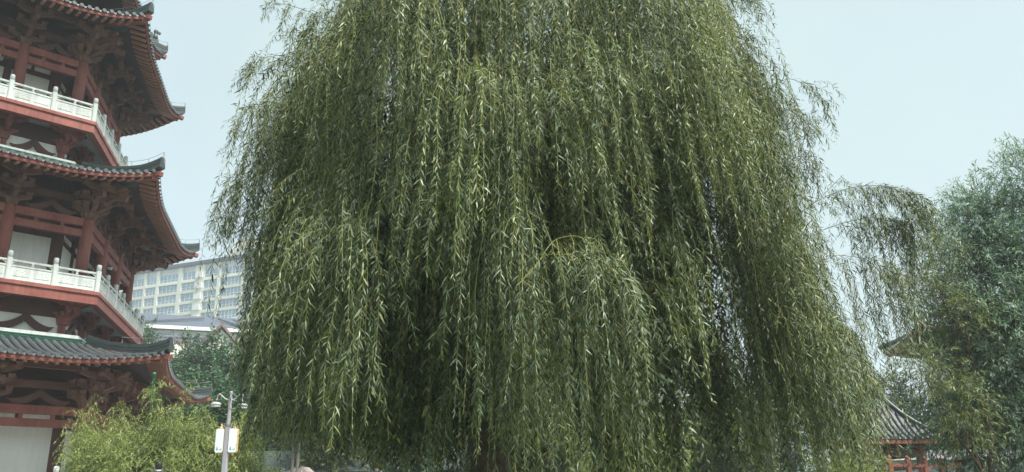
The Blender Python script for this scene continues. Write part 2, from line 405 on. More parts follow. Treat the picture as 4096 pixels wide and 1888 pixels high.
def make_roof(rf, rows, ain, zin, rafters=True, spacing=.262, last=False):
    ro = None
    for k in range(6):
        o = on(k, 'roof', rf.deck(), M['tile']); 
        if k in NEAR:
            n = int(rf.tt*2/spacing)
            for i in range(n):
                t = (i+.5-n/2)*spacing; m = MB(); rf.row(m, t)
                if m.v:
                    r = obj('tile_row', m.mesh('tile_row'), M['tile_edge'], o)
        on(k, 'fascia_board', rf.edge(.03, 0, .15, .06), M['red'])
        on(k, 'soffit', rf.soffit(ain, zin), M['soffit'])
        hm, P = rf.hip(); on(k, 'hip_ridge', hm, M['ridge'])
        # corner beam under the hip
        tip = Vector((rf.ac-.10, (rf.ac-.10)*R30, rf.zt-.02)); inn = Vector((ain, ain*R30, zin-.12))
        cb = MB(); cb.bar(tip, inn, .24, .26)
        d = (tip-inn).normalized(); cb.bar(tip+Vector((0, 0, .10))+d*.25, tip+Vector((0, 0, .12))-d*1.0, .2, .16)
        on(k, 'corner_beam', cb, M['red'])
        if k in (0, 1, 5):                               # lightning wire on short stays
            wm = MB(); Q = [Vector(p)+Vector((0, 0, .55)) for p in P[:10]]
            wm.tube([q for q in Q], .008, 4)
            for q in Q[::3]: wm.tube([q, q-Vector((0, 0, .25))], .008, 4)
            wm.tube([Q[0], Q[0]+Vector((.06, .03, -.45))], .008, 4)
            on(k, 'lightning_wire', wm, M['wire'])
            b = on(k, 'ridge_beast', me_beast, M['ridge'], *(P[2][0], P[2][1], P[2][2]+.30)) if last else None
            if last: b.rotation_euler[2] = CA(k); b.scale = (1.35, 1.35, 1.35)
    sm = MB(); rm = MB()
    for k in REST:
        n = int(rf.tt*2/spacing); m = MB(); c, s_ = math.cos(FN(k)), math.sin(FN(k))
        for i in range(n): rf.row(m, (i+.5-n/2)*spacing, seg=4)
        sm.add([(x*c-y*s_, x*s_+y*c, z) for x, y, z in m.v], m.f, True)
    tag(sm.build('tile_courses', M['tile_edge'], pagoda), kind='stuff')
    # rafters: square ends showing below the board
    n = int(rf.tt*2/.30)
    me_r = {}
    for k in range(6):
        for i in range(n):
            t = (i+.5-n/2)*.30; u = t/rf.tt; a = rf.ae(u)-.10; z = rf.ze(u)
            L = min(.55, a - max(ain, abs(t)/R30) - .12)
            if L < .15: continue
            slope = (zin-z)/(a-ain); 
            key = round(L, 1)
            if k in NEAR:
                if key not in me_r:
                    q = MB(); q.add([(0,-.05,-.10),(0,.05,-.10),(0,.05,.0),(0,-.05,.0),(-key,-.05,-.10),(-key,.05,-.10),(-key,.05,.0),(-key,-.05,.0)],
                                    [(0,1,2,3),(7,6,5,4),(0,4,5,1),(1,5,6,2),(2,6,7,3),(3,7,4,0)]); me_r[key] = q.mesh('rafter')
                o = on(k, 'rafter', me_r[key], M['rafter_end'], a, t, z+.03); o.rotation_mode = 'ZYX'; o.rotation_euler = (0, math.atan(slope), FN(k))
            elif k in SIDE:
                c, s_ = math.cos(FN(k)), math.sin(FN(k)); q = MB(); q.bar((a, t, z-.03), (a-L, t, z-.03+L*slope), .10, .10)
                rm.add([(x*c-y*s_, x*s_+y*c, zz) for x, y, zz in q.v], q.f)
    tag(rm.build('rafter_ends', M['rafter_end'], pagoda), kind='stuff')

def storey(zf, Rc, Rb, Ri, beam, rf, bays, terrace=False, white_low=True):
    """columns, lintels, brackets, core wall and railing of one storey; beam = z of the upper lintel's top"""
    apc = Rc*C30; L = Rc
    cm = MB(); cm.lathe([(.21, 0), (.215, (beam-zf)*.5), (.20, beam-zf-.06), (.17, beam-zf)], 16); me_c = cm.mesh('column')
    cm2 = MB(); cm2.lathe([(.17, 0), (.17, (beam-zf)*.5), (.16, beam-zf)], 12); me_c2 = cm2.mesh('column')
    ks = (5, 0, 1, 2)
    for k in range(6):
        obj('column', me_c, M['red'], pagoda, (Rc*math.cos(CA(k)), Rc*math.sin(CA(k)), zf))
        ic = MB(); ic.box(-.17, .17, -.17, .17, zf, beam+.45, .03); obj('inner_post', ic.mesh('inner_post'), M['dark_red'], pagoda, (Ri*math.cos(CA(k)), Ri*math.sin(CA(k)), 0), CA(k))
    zs = rf.zm + (rf.am-apc)*.33
    for k in range(6):
        for s in (-1, 1):
            if k in ks: on(k, 'column', me_c, M['red'], apc, s*L/6, zf)
        for z0, z1 in ((beam-.28, beam), (beam-.69, beam-.43)):
            m = MB(); m.box(-.09, .09, -L/2+.1, L/2-.1, z0, z1); on(k, 'lintel', m, M['red'], apc)
        if k in ks:
            for bay in (-1, 0, 1):
                for s in (-.5, .5) if k != 9 else ():
                    m = MB(); m.box(-.05, .05, -.06, .06, beam-.431, beam-.279); on(k, 'lintel_strut', m, M['red'], apc, bay*L/3+s*L/9)
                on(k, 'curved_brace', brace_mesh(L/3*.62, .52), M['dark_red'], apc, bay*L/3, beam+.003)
            for j, t in enumerate((-L/6, L/6)): on(k, 'bracket_set', me_brk, M['bracket'], apc, t, beam)
            o = obj('bracket_set', me_brk, M['bracket'], pagoda, (Rc*math.cos(CA(k)), Rc*math.sin(CA(k)), beam+.004), CA(k)); o.scale = (1.12, 1, 1)
            for kk, dz in ((k, .008), (k+1, -.004)):
                c = Vector(fp(kk, apc, (L/2 if kk == k else -L/2), beam+dz)); obj('bracket_set', me_brk, M['bracket'], pagoda, c, FN(kk))
        m = MB(); m.box(-.11, .11, -L/2, L/2, beam+.56, beam+.80); on(k, 'tie_beam', m, M['dark_red'], apc)
        m = MB(); aa = apc+.88; m.box(-.10, .10, -aa*R30, aa*R30, beam+1.10, beam+1.27); on(k, 'eave_purlin', m, M['dark_red'], aa)
        # core wall: plaster panels between posts, dark beam and a row of small vents above
        ai = Ri*C30; zt = beam-.60
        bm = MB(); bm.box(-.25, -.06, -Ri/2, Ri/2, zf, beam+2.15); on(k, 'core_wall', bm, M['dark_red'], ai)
        npn = 3; pw = Ri/npn
        for i in range(npn):
            m = MB(); c = (i-(npn-1)/2)*pw; m.box(-.06, .0, c-pw/2+.13, c+pw/2-.13, zf+.12, zt); on(k, 'plaster_panel', m, M['white'], ai)
            for s in (-.5, .5):
                m = MB(); m.box(-.06, -.01, c+s*pw*.42-pw*.17, c+s*pw*.42+pw*.17, zt+.25, zt+.42); on(k, 'vent_panel', m, M['white'], ai)
            if i:
                m = MB(); m.box(-.08, .06, -.10, .10, zf, zt+.6); on(k, 'inner_post', m, M['dark_red'], ai, c-pw/2)
        if k in ks:                                   # small dome lamp under the lintel
            m = MB(); m.lathe([(.02, -.10), (.09, -.08), (.11, -.03), (.11, 0)], 10); on(k, 'ceiling_lamp', m, M['stone'], apc-.02, L/3*.9*0+.25, beam-.69)
    # railing
    apb = Rb*C30-.13; Lb = (Rb-.15)
    for k in ks:
        for i in range(bays+1):
            if i < bays or True:
                t = -Lb/2 + Lb*i/bays
                if i == 0: continue
                on(k, 'railing_post', me_post, M['stone'], apb, t, zf)
        base, carved, rail, vase, spd = panel_parts(Lb/bays-.17)
        mb_, mr_, mv_ = base.mesh('railing_panel'), rail.mesh('rail'), vase.mesh('vase_baluster'); mc_ = [c.mesh('carved_field') for c in carved]; ms_ = [c.mesh('spandrel') for c in spd]
        for i in range(bays):
            t = -Lb/2 + Lb*(i+.5)/bays
            p = on(k, 'railing_panel', mb_, M['stone'], apb, t, zf)
            for mm, nm, mt in ((mr_, 'rail', M['stone']), (mv_, 'vase_baluster', M['stone'])): obj(nm, mm, mt, p)
            for mm in mc_: obj('carved_field', mm, M['carved'], p)
            for mm in ms_: obj('spandrel', mm, M['stone'], p)

def balcony(zf, Rb, Rw, bays_b=3):
    hexring(Rb-2.6, Rb, zf-.12, zf).build('balcony_slab', M['red'], pagoda)
    hexring(Rb-2.5, Rb-.25, zf+.001, zf+.006).build('balcony_bounce_floor', M['paving'], pagoda)  # unseen pale layer added to bounce light onto the wall panels
    hexring(Rb-.34, Rb-.05, zf-.45, zf-.122).build('balcony_beam', M['red'], pagoda)
    hexring(Rw-.3, Rb-.34, zf-.20, zf-.124).build('balcony_soffit', M['grey'], pagoda)
    hexring(Rw-.4, Rw-.02, zf-.84, zf-.203).build('frieze_wall', M['dark_red'], pagoda)
    hexring(Rw-.4, Rw-.08, zf-1.65, zf-.843).build('plinth_wall', M['white'], pagoda)
    aw = Rw*C30
    for k in (5, 0, 1, 2):
        for i in range(3):
            t = (i-1)*Rw/3
            on(k, 'curved_brace', brace_mesh(Rw/3*.72, .62, .10), M['dark_red'], aw-.0, t, zf-1.42)
        for t in (-Rw/6, Rw/6): on(k, 'balcony_bracket', me_bbrk, M['red'], aw, t, zf-1.0+.03)
        for kk, s in ((k, 1), (k+1, -1)):
            obj('balcony_bracket', me_bbrk, M['red'], pagoda, fp(kk, aw, s*Rw/2, zf-.97+.004*s), FN(kk))
        obj('balcony_bracket', me_bbrk, M['red'], pagoda, (Rw*math.cos(CA(k)), Rw*math.sin(CA(k)), zf-.985), CA(k))

def roof_band(Rw, z0, z1):
    for i, (r, a, b) in enumerate(((.26, 0, .25), (.20, .25, .36), (.24, .36, .6), (.18, .6, .72), (.22, .72, 1))):
        pass
    m = MB()
    for r, a, b in ((.28, 0, .22), (.22, .22, .30), (.27, .30, .50), (.21, .50, .58), (.26, .58, .78), (.20, .78, .86), (.24, .86, 1)):
        q = hexring(Rw-.1, Rw+r, z0+(z1-z0)*a, z0+(z1-z0)*b - .003); m.add(q.v, q.f)
    m.build('ridge_band', M['band'], pagoda)
    hexring(Rw-.1, Rw+.05, z1+.003, z1+.14).build('coping', M['stone'], pagoda)

# terrace
TR = 11.0
hexring(.3, TR, .6, 1.95).build('terrace', M['stone'], pagoda)
RA = Roof(11.84, 6.44, 10.05, 6.02, 7.35, 7.12)
RB = Roof(10.57, 13.20, 8.95, 12.66, 6.15, 13.88)
RC = Roof(9.14, 20.04, 7.77, 19.48, 4.9, 20.75)
RD = Roof(7.95, 23.0, 6.75, 22.45, 1.2, 26.2)
storey(1.95, 8.75, 10.35, 7.75, 4.93, RA, 6)
storey(9.0, 7.70, 8.65, 6.38, 11.82, RB, 6)
storey(15.85, 6.28, 7.36, 5.0, 18.58, RC, 5)
balcony(9.0, 8.65, 7.25); balcony(15.85, 7.36, 5.95)
roof_band(7.95, 7.06, 7.34); roof_band(6.6, 13.86, 14.15)
for rf, rc in ((RA, 8.75), (RB, 7.70), (RC, 6.28)):
    make_roof(rf, 0, rc*C30-1.2, rf.zm + (rf.am-rc*C30+1.2)*.34)
hexring(3.6, 4.6, 19.6, 23.6).build('upper_wall', M['dark_red'], pagoda)
make_roof(RD, 0, 3.9, RD.zm+1.0, last=True)
fin = MB(); fin.lathe([(.9, 26.0), (.95, 26.3), (.5, 26.5), (.7, 27.0), (.5, 27.5), (.25, 27.8), (.35, 28.3), (.1, 28.8), (.04, 29.6)], 16); fin.build('finial', M['ridge'], pagoda)

# green downpipe-like prop under the lowest eave corner
gp = empty('green_pole', (0, 0, 0), 'thin green painted pole standing under the lowest pagoda eave corner', 'pole')
_pt = at_y(618, 1488, 27.6); _pb = at_y(588, 1888, 27.6)
gp.location = (_pb[0]+.0, 27.6, 1.2)
g_ = MB(); g_.tube([(0, 0, 0), (_pt[0]-_pb[0], 0, _pt[2]-1.2)], .045, 8); g_.build('shaft', M['green_paint'], gp)
g_ = MB(); g_.lathe([(.12, 0), (.12, .03), (.06, .05), (.055, .12)], 10); g_.build('foot_plate', M['green_paint'], gp)
g_ = MB(); g_.lathe([(.055, 0), (.055, .08)], 8, (_pt[0]-_pb[0], 0, _pt[2]-1.3)); g_.build('collar', M['green_paint'], gp)
# ------------------------------------------------------------------ foliage tools
def unit(v): return v / (np.linalg.norm(v, axis=-1, keepdims=True) + 1e-9)

def leaf_arrays(P, D, l, w, rnd, droop=.18, fine=False, r=None):
    """leaf blades at P pointing along D; returns vertices, triangles, per-vertex attribute"""
    r = r or rng
    n = len(P); D = unit(D)
    S = np.cross(D, np.array([0, 0, 1.0])) + r.normal(0, .55, (n, 3)); S -= D*(S*D).sum(1)[:, None]; S = unit(S)
    N = np.cross(S, D); N *= np.where((N[:, 2] < 0) & (r.random(n) < .8), -1, 1)[:, None]; S = np.cross(D, N)
    l = l[:, None]; w = w[:, None]; B = -N*droop*l - np.array([0, 0, .10])*l
    if fine:
        V = np.stack([P, P+D*.28*l+S*w*.85+B*.10, P+D*.28*l-S*w*.85+B*.10, P+D*.62*l+S*w*.7+B*.42, P+D*.62*l-S*w*.7+B*.42, P+D*l+B], 1)
        t = np.array([[0, 2, 1], [1, 2, 4], [1, 4, 3], [3, 4, 5]])
    else:
        V = np.stack([P, P+D*.42*l+S*w+B*.18, P+D*.42*l-S*w+B*.18, P+D*l+B], 1)
        t = np.array([[0, 2, 1], [1, 2, 3]])
    k = V.shape[1]
    T = (np.arange(n)[:, None, None]*k + t[None]).reshape(-1, 3)
    return V.reshape(-1, 3), T, np.repeat(rnd, k)

def stem_arrays(N, r0, r1, rnd):
    """three-sided stems through nodes N (n, m, 3)"""
    n, m, _ = N.shape; a = np.array([0, 2.1, 4.2])
    off = np.stack([np.cos(a), np.sin(a), np.zeros(3)], 1)
    R = np.linspace(0, 1, m)[None, :]*(r1-r0)[:, None] + r0[:, None]
    V = N[:, :, None, :] + off[None, None]*R[:, :, None, None]
    idx = np.arange(n*m*3).reshape(n, m, 3)
    A = idx[:, :-1, :]; Bn = np.roll(A, -1, 2); C = idx[:, 1:, :]; Dn = np.roll(C, -1, 2)
    T = np.concatenate([np.stack([A, Bn, Dn], -1).reshape(-1, 3), np.stack([A, Dn, C], -1).reshape(-1, 3)])
    return V.reshape(-1, 3), T, np.repeat(rnd, m*3)

def tri_mesh(name, chunks, mats):
    """chunks: (verts, tris, attr, material index)"""
    V, T, A, I = [], [], [], []; o = 0
    for v, t, a, mi in chunks:
        V.append(v); T.append(t+o); A.append(a); I.append(np.full(len(t), mi)); o += len(v)
    V = np.concatenate(V).astype(np.float32); T = np.concatenate(T).astype(np.int32); A = np.concatenate(A).astype(np.float32); I = np.concatenate(I).astype(np.int32)
    me = bpy.data.meshes.new(name)
    me.vertices.add(len(V)); me.vertices.foreach_set('co', V.ravel())
    me.loops.add(len(T)*3); me.loops.foreach_set('vertex_index', T.ravel())
    me.polygons.add(len(T)); me.polygons.foreach_set('loop_start', np.arange(0, len(T)*3, 3, dtype=np.int32))
    for m in mats: me.materials.append(m)
    me.polygons.foreach_set('material_index', I)
    at = me.attributes.new('rnd', 'FLOAT', 'POINT'); at.data.foreach_set('value', A)
    me.update(calc_edges=True)
    return me

def limb_path(p, q, sag=0.0, n=7, wob=.1, r=None):
    r = r or rng
    u = np.linspace(0, 1, n)[:, None]; P = np.asarray(p)*(1-u)+np.asarray(q)*u
    P[:, 2] += sag*4*(u*(1-u))[:, 0]
    P[1:-1] += r.normal(0, wob, (n-2, 3)); return P

# ------------------------------------------------------------------ weeping willow
M['willow_leaf'] = leaf_mat('willow_leaf', [(0, (.012,.026,.011)), (1, (.42,.35,.10)), (.93, (.36,.40,.155)), (.42, (.046,.078,.025)), (.75, (.168,.21,.062))], (.17,.23,.15), .46, .13, .36)
WX, WY = 0.15, 14.0
willow = empty('weeping_willow', (WX, WY, 0), 'huge weeping willow with long hanging leafy branches filling the middle of the garden', 'tree')
WO = np.array([WX, WY, 0.0])

def crown_R(z, phi):
    base = np.interp(z, [1.5, 3, 5, 7, 8.5, 9.5, 10.5, 11.3, 12.2], [4.6, 4.6, 4.45, 4.4, 4.25, 3.9, 3.4, 2.7, 1.4])
    right = np.cos(phi)
    return base*(1 + .07*right*(z < 4.5) + .035*right*(right < 0)) * (1 + .06*np.sin(3*phi+1.0) + .04*np.sin(7*phi+z*.9) + .03*np.sin(2.3*z+2*phi))

def screen(P):
    d = P - EYE; c, s = math.cos(PITCH), math.sin(PITCH)
    dep = d[:, 1]*c + d[:, 2]*s; u = -d[:, 1]*s + d[:, 2]*c
    X = F*d[:, 0]/dep; Y = -F*u/dep; cr, sr = math.cos(ROLL), math.sin(ROLL)
    return (2048 + X*cr - Y*sr)*.6287, (944 + X*sr + Y*cr)*.6287      # in a 2575-wide picture

def grow(A, az, e0, L, lam, r):
    """hanging shoots: leave A along azimuth az at elevation e0 and bend over into a plumb line"""
    n, m = len(A), 15
    s = np.linspace(0, 1, m)[None, :]*L[:, None]
    e = -1.50 + (e0[:, None]+1.50)*np.exp(-s/lam[:, None])
    a = az[:, None] + r.normal(0, .25, (n, 1))*np.sin(s*r.uniform(.8, 2.2, (n, 1))+r.uniform(0, 6, (n, 1)))
    st = (L/(m-1))[:, None]
    d = np.stack([np.cos(e)*np.cos(a)*st, np.cos(e)*np.sin(a)*st, np.sin(e)*st], -1)
    sway = np.stack([np.sin(s*1.7+r.uniform(0, 6, (n, 1))), np.sin(s*1.9+r.uniform(0, 6, (n, 1))), 0*s], -1)*r.choice([.02, .03, .07], (n, 1, 1))
    N = A[:, None] + np.concatenate([np.zeros((n, 1, 3)), np.cumsum(d[:, :-1], 1)], 1)
    return N + sway*np.minimum(s, 1.0)[..., None]

def leafed(N, L, spacing, llen, hue, r, fine, bare=0.06, ang=(.5, 1.15), fat=1.0):
    """leaves set spirally along shoots N"""
    n, m, _ = N.shape
    cnt = np.maximum(3, (L/spacing).astype(int)); sid = np.repeat(np.arange(n), cnt)
    first = np.concatenate([[0], np.cumsum(cnt)[:-1]]); j = np.arange(len(sid)) - first[sid]
    br = np.where(r.random(n) < .22, r.uniform(.2, .55, n), bare)[sid]
    u = br + (1-br)*(j + r.random(len(sid)))/cnt[sid]; u = np.minimum(u, .999)
    x = u*(m-1); i = x.astype(int); fr = (x-i)[:, None]
    P = N[sid, i]*(1-fr)+N[sid, i+1]*fr; T = unit(N[sid, i+1]-N[sid, i])
    th = j*2.4 + r.normal(0, .6, len(sid)) + sid*1.3
    ref = np.where(np.abs(T[:, 2:3]) < .9, np.array([[0, 0, 1.0]]), np.array([[1.0, 0, 0]]))
    a = unit(np.cross(T, ref)); b = np.cross(T, a)
    out = a*np.cos(th)[:, None] + b*np.sin(th)[:, None]
    k = r.uniform(*ang, len(sid))
    D = T*np.cos(k)[:, None] + out*np.sin(k)[:, None]; D[:, 2] -= .08
    size = llen*r.uniform(.7, 1.2, n)[sid]*r.uniform(.6, 1.25, len(sid))*(1 - .35*np.maximum(0, u-.8)/.2)
    rn = np.clip(hue[sid] + r.normal(0, .21, len(sid)) + .12*(u > .85), 0, 1)
    rn = np.where(r.random(len(sid)) < .015, 1.0, np.minimum(rn, .95))
    keep = r.random(len(sid)) > .07
    return leaf_arrays(P[keep], D[keep], size[keep], size[keep]*fat*r.uniform(.055, .082, keep.sum()), rn[keep], r.uniform(.0, .25, (keep.sum(), 1)), fine, r)

wr = np.random.default_rng(2024)
def px_z(sy_, Y): return at_y(2048, sy_/.6287, Y)[2]
# anchors of shoot bundles
def bundle_anchors():
    A, Q, W = [], [], []
    def shell(n, zlo, zhi, qlo, qhi, front):
        phi = wr.uniform(0, 2*np.pi, n*3)
        wgt = front + (1-front)*(np.sin(phi) < .35); ok = wr.random(n*3) < wgt
        phi = phi[ok][:n]; z = wr.uniform(zlo, zhi, len(phi)); q = wr.uniform(qlo, qhi, len(phi))
        R = crown_R(z, phi)*q
        A.append(np.stack([R*np.cos(phi), R*np.sin(phi), z], 1) + WO); Q.append(q); W.append(phi)
    shell(700, 4.0, 11.4, .74, 1.0, .20)
    shell(80, 3.2, 5.5, .82, 1.0, .30)
    shell(330, 3.6, 10.3, .20, .60, .75)
    shell(80, 10.6, 12.1, .1, .95, .7)
    shell(200, 4.0, 9.5, .20, .55, .8)
    for n, pl, ph_, zl, zh, ql, qh in ((150, .25, 2.9, 3.5, 9.5, .45, .98), (35, -2.3, -1.7, 3.2, 7.0, .3, .62)):
        phi = wr.uniform(pl, ph_, n); z = wr.uniform(zl, zh, n); q = wr.uniform(ql, qh, n); R = crown_R(z, phi)*q
        A.append(np.stack([R*np.cos(phi), R*np.sin(phi), z], 1)+WO); Q.append(q); W.append(phi)
    for n, pl, ph_, zl, zh, ql, qh in ((40, -.7, .25, 4.6, 7.2, .84, .99), (20, -.75, .1, 3.4, 5.0, .86, 1.0), (44, .55, 1.3, 4.2, 9.5, .5, .95)):
        phi = wr.uniform(pl, ph_, n); z = wr.uniform(zl, zh, n); q = wr.uniform(ql, qh, n); R = crown_R(z, phi)*q
        A.append(np.stack([R*np.cos(phi), R*np.sin(phi), z], 1)+WO); Q.append(q); W.append(phi)
    n = 34; phi = wr.normal(-1.7, .45, n); z = wr.uniform(3.0, 5.2, n); q = wr.uniform(.45, .98, n); R = crown_R(z, phi)*q
    A.append(np.stack([R*np.cos(phi), R*np.sin(phi), z], 1)+WO); Q.append(q); W.append(phi)
    return np.concatenate(A), np.concatenate(Q), np.concatenate(W)
A0, Q0, PH0 = bundle_anchors()
sx, sy = screen(A0); front = A0[:, 1] < WY - 1.0
# shaded hollow: few outer shoots hang right of the middle
hollow = front & (sx > 1545) & (sx < 1935) & (sy > 400) & (wr.random(len(sx)) < .95)
hollow |= front & (sx > 1000) & (sx < 1110) & (sy > 430) & (sy < 900) & (wr.random(len(sx)) < .9)
hollow |= front & (sx > 1180) & (sx < 1290) & (sy > 640) & (sy < 900) & (wr.random(len(sx)) < .75)
tress = np.sin(PH0*11+1.3*np.sin(PH0*3)) + .6*np.sin(PH0*19+A0[:, 2]*.35) + wr.normal(0, .35, len(PH0))
hollow |= front & (Q0 > .42) & (tress < -.05) & (sy > 300) & (wr.random(len(sx)) < .88)
hollow |= front & (sx > 1100) & (sx < 1230) & (sy > 700) & (wr.random(len(sx)) < .85)
thin_top = (sy < 140) & (wr.random(len(sx)) < .45)
A0, Q0, PH0 = A0[~hollow & ~thin_top], Q0[~hollow & ~thin_top], PH0[~hollow & ~thin_top]
nb = len(A0)
per = np.where(Q0 < .73, wr.integers(6, 11, nb), wr.integers(9, 20, nb))
sid = np.repeat(np.arange(nb), per); ns = len(sid)
bhue = wr.normal(.46, .15, nb)
A = A0[sid] + wr.normal(0, 1, (ns, 3))*np.array([.13, .13, .24])
az = PH0[sid] + wr.normal(0, .55, nb)[sid] + wr.normal(0, .35, ns)
e0 = wr.uniform(-.5, .65, nb)[sid] + wr.normal(0, .25, ns)
L = np.clip(wr.uniform(1.0, 3.0, nb)[sid]*wr.uniform(.55, 1.15, ns), .5, 4.2)
L = np.where(Q0[sid] < .73, L*1.15, L)
zmin = np.interp(A[:, 0], [-5.5, -4, -2, 0, 6], [2.6, 2.3, 1.8, 1.3, 1.2]) + wr.uniform(0, .8, ns)
L = np.minimum(L, np.maximum(.5, A[:, 2]-zmin)); lam = wr.uniform(.12, .5, nb)[sid]*wr.uniform(.7, 1.3, ns)
# gaps low on the right of the trunk where the lit shrubs behind show through
sxa, sya = screen(A)
hol = (sxa > 1545) & (sxa < 1935) & (A[:, 1] < WY-1) & (wr.random(ns) < .95)
zh_ = np.array([px_z(560+90*math.sin(q*.05)+wr.uniform(-60, 60), y) for q, y in zip(sxa, A[:, 1])]); L = np.where(hol & (A[:, 2]-zh_ > .4), np.minimum(L, A[:, 2]-zh_), L)
hol2 = (((sxa > 995) & (sxa < 1120)) | ((sxa > 1180) & (sxa < 1270) & (sya > 420))) & (A[:, 1] < WY-1) & (wr.random(ns) < .8)
zh2 = np.array([px_z(480+120*math.sin(q*.04)+wr.uniform(-60, 60), y) for q, y in zip(sxa, A[:, 1])]); L = np.where(hol2 & (A[:, 2]-zh2 > .4), np.minimum(L, A[:, 2]-zh2), L)
gap = ((sxa > 1550) & (sxa < 1650)) | ((sxa > 1690) & (sxa < 1750))
zc = np.array([px_z(970+40*math.sin(q*7.0), y) for q, y in zip(sxa, A[:, 1])]) if gap.any() else A[:, 2]
keepL = A[:, 2]-zc; drop = gap & (keepL < .5) & (wr.random(ns) < .85); L = np.where(gap & (wr.random(ns) < .85), np.clip(np.minimum(L, keepL), .3, None), L); L = np.where(drop, .05, L)
hue = np.clip(bhue[sid] + wr.normal(0, .08, ns), .05, .95)

# limbs that carry shoots beyond the outline (points in a 2575-wide picture, depth in metres)
def px(x, y, Y): return at_y(x/.6287, y/.6287, Y)
ARCS = [([(1980, 560), (2060, 500), (2140, 470), (2220, 465), (2290, 490), (2335, 560)], 14.6, 110, (.35, 1.5)),
        ([(2010, 600), (2120, 560), (2190, 545), (2260, 560)], 14.9, 80, (.5, 1.8)),
        ([(2060, 500), (2090, 470), (2120, 440)], 14.6, 9, (.15, .4)),
        ([(1990, 700), (2100, 640), (2180, 650), (2230, 700)], 14.4, 60, (1.0, 2.8)),
        ([(1850, 300), (1930, 220), (1985, 195), (2030, 215), (2050, 260)], 13.6, 22, (.3, .9)),
        ([(1850, 340), (1950, 260), (2010, 290), (2030, 330)], 13.2, 22, (.4, 1.3)),
        ([(1700, 60), (1780, -20), (1850, -30), (1895, 10)], 13.4, 34, (.3, 1.0)),
        ([(1700, 200), (1800, 120), (1870, 140), (1890, 180)], 13.2, 30, (.4, 1.2)),
        ([(1960, 420), (2030, 380), (2040, 430)], 13.4, 20, (.3, 1.0)),
        ([(1700, 120), (1790, 70), (1850, 75), (1880, 105)], 13.0, 22, (.3, .9)),
        ([(800, 190), (730, 160), (680, 140), (645, 155), (630, 190)], 13.5, 24, (.3, .9)),
        ([(790, 290), (730, 265), (670, 255), (630, 275), (605, 330)], 13.3, 28, (.3, 1.0)),
        ([(860, 70), (780, 30), (720, 10), (685, 10)], 13.8, 22, (.3, .8)),
        ([(860, 120), (790, 90), (730, 70), (700, 90)], 13.2, 18, (.3, 1.0)),
        ([(730, 440), (650, 430), (605, 450), (585, 480)], 13.2, 24, (.4, 1.2)),
        ([(740, 620), (660, 560), (600, 540), (572, 555)], 13.0, 26, (.3, .9)),
        ([(1330, 700), (1390, 600), (1460, 590), (1530, 660), (1565, 700), (1585, 770)], 9.0, 44, (.5, 1.6)),
        ([(1300, 720), (1370, 640), (1440, 640), (1510, 690)], 8.9, 40, (.6, 1.7)),
        ([(950, 640), (860, 560), (800, 540), (760, 590)], 9.9, 26, (.4, 1.3)),
        ([(1150, 260), (1100, 190), (1160, 160), (1210, 200)], 9.6, 22, (.5, 1.5))]
arc_paths = []; a_A, a_az, a_L, a_e, a_h, a_lam = [], [], [], [], [], []
for pts, Y, n, (l0, l1) in ARCS:
    P = np.array([px(x, y, Y + .25*math.sin(i*1.3)) for i, (x, y) in enumerate(pts)])
    t = np.linspace(0, len(P)-1, 40); i = np.minimum(t.astype(int), len(P)-2); f = (t-i)[:, None]
    # smooth through the points
    Pm = P[i]*(1-f)+P[i+1]*f; K = np.array([.25, .5, .25])
    for _ in range(6): Pm[1:-1] = Pm[:-2]*.25+Pm[1:-1]*.5+Pm[2:]*.25
    arc_paths.append(Pm)
    j = np.clip((wr.power(1.6, n)*39).astype(int), 0, 38)
    a_A.append(Pm[j] + wr.normal(0, .03, (n, 3))); d = Pm[np.minimum(j+1, 39)]-Pm[j]
    a_az.append(np.arctan2(d[:, 1], d[:, 0]) + wr.normal(0, .7, n)); a_L.append(wr.uniform(l0, l1, n)); a_e.append(wr.normal(.0, .35, n))
    a_h.append(np.full(n, wr.uniform(.24, .5)) + wr.normal(0, .08, n)); a_lam.append(wr.uniform(.1, .35, n))
na = sum(len(a) for a in a_A)
A = np.concatenate([A]+a_A); az = np.concatenate([az]+a_az); L = np.concatenate([L]+a_L); e0 = np.concatenate([e0]+a_e); hue = np.clip(np.concatenate([hue]+a_h), .05, .95); lam = np.concatenate([lam]+a_lam)
ns = len(A); inner = np.concatenate([Q0[sid] < .73, np.zeros(na, bool)])
N = grow(A, az, e0, L, lam, wr)
mid = N[:, 7]; dist = np.linalg.norm(mid-EYE, axis=1)
near = (dist < 11.2) & ~inner
back = (mid[:, 1] > WY+1.5) | inner
# short side shoots on the outer bundles
par = np.where(~back)[0]; par = np.repeat(par, wr.integers(0, 3, len(par)))
k = wr.integers(1, 11, len(par)); As = N[par, k]
Ls = np.minimum(wr.uniform(.18, .55, len(par)), L[par]*.5)
Ns = grow(As, wr.uniform(0, 6.28, len(par)), wr.uniform(-1.2, .2, len(par)), Ls, wr.uniform(.15, .5, len(par)), wr)
hs_ = np.clip(hue[par]+.06, 0, .98)

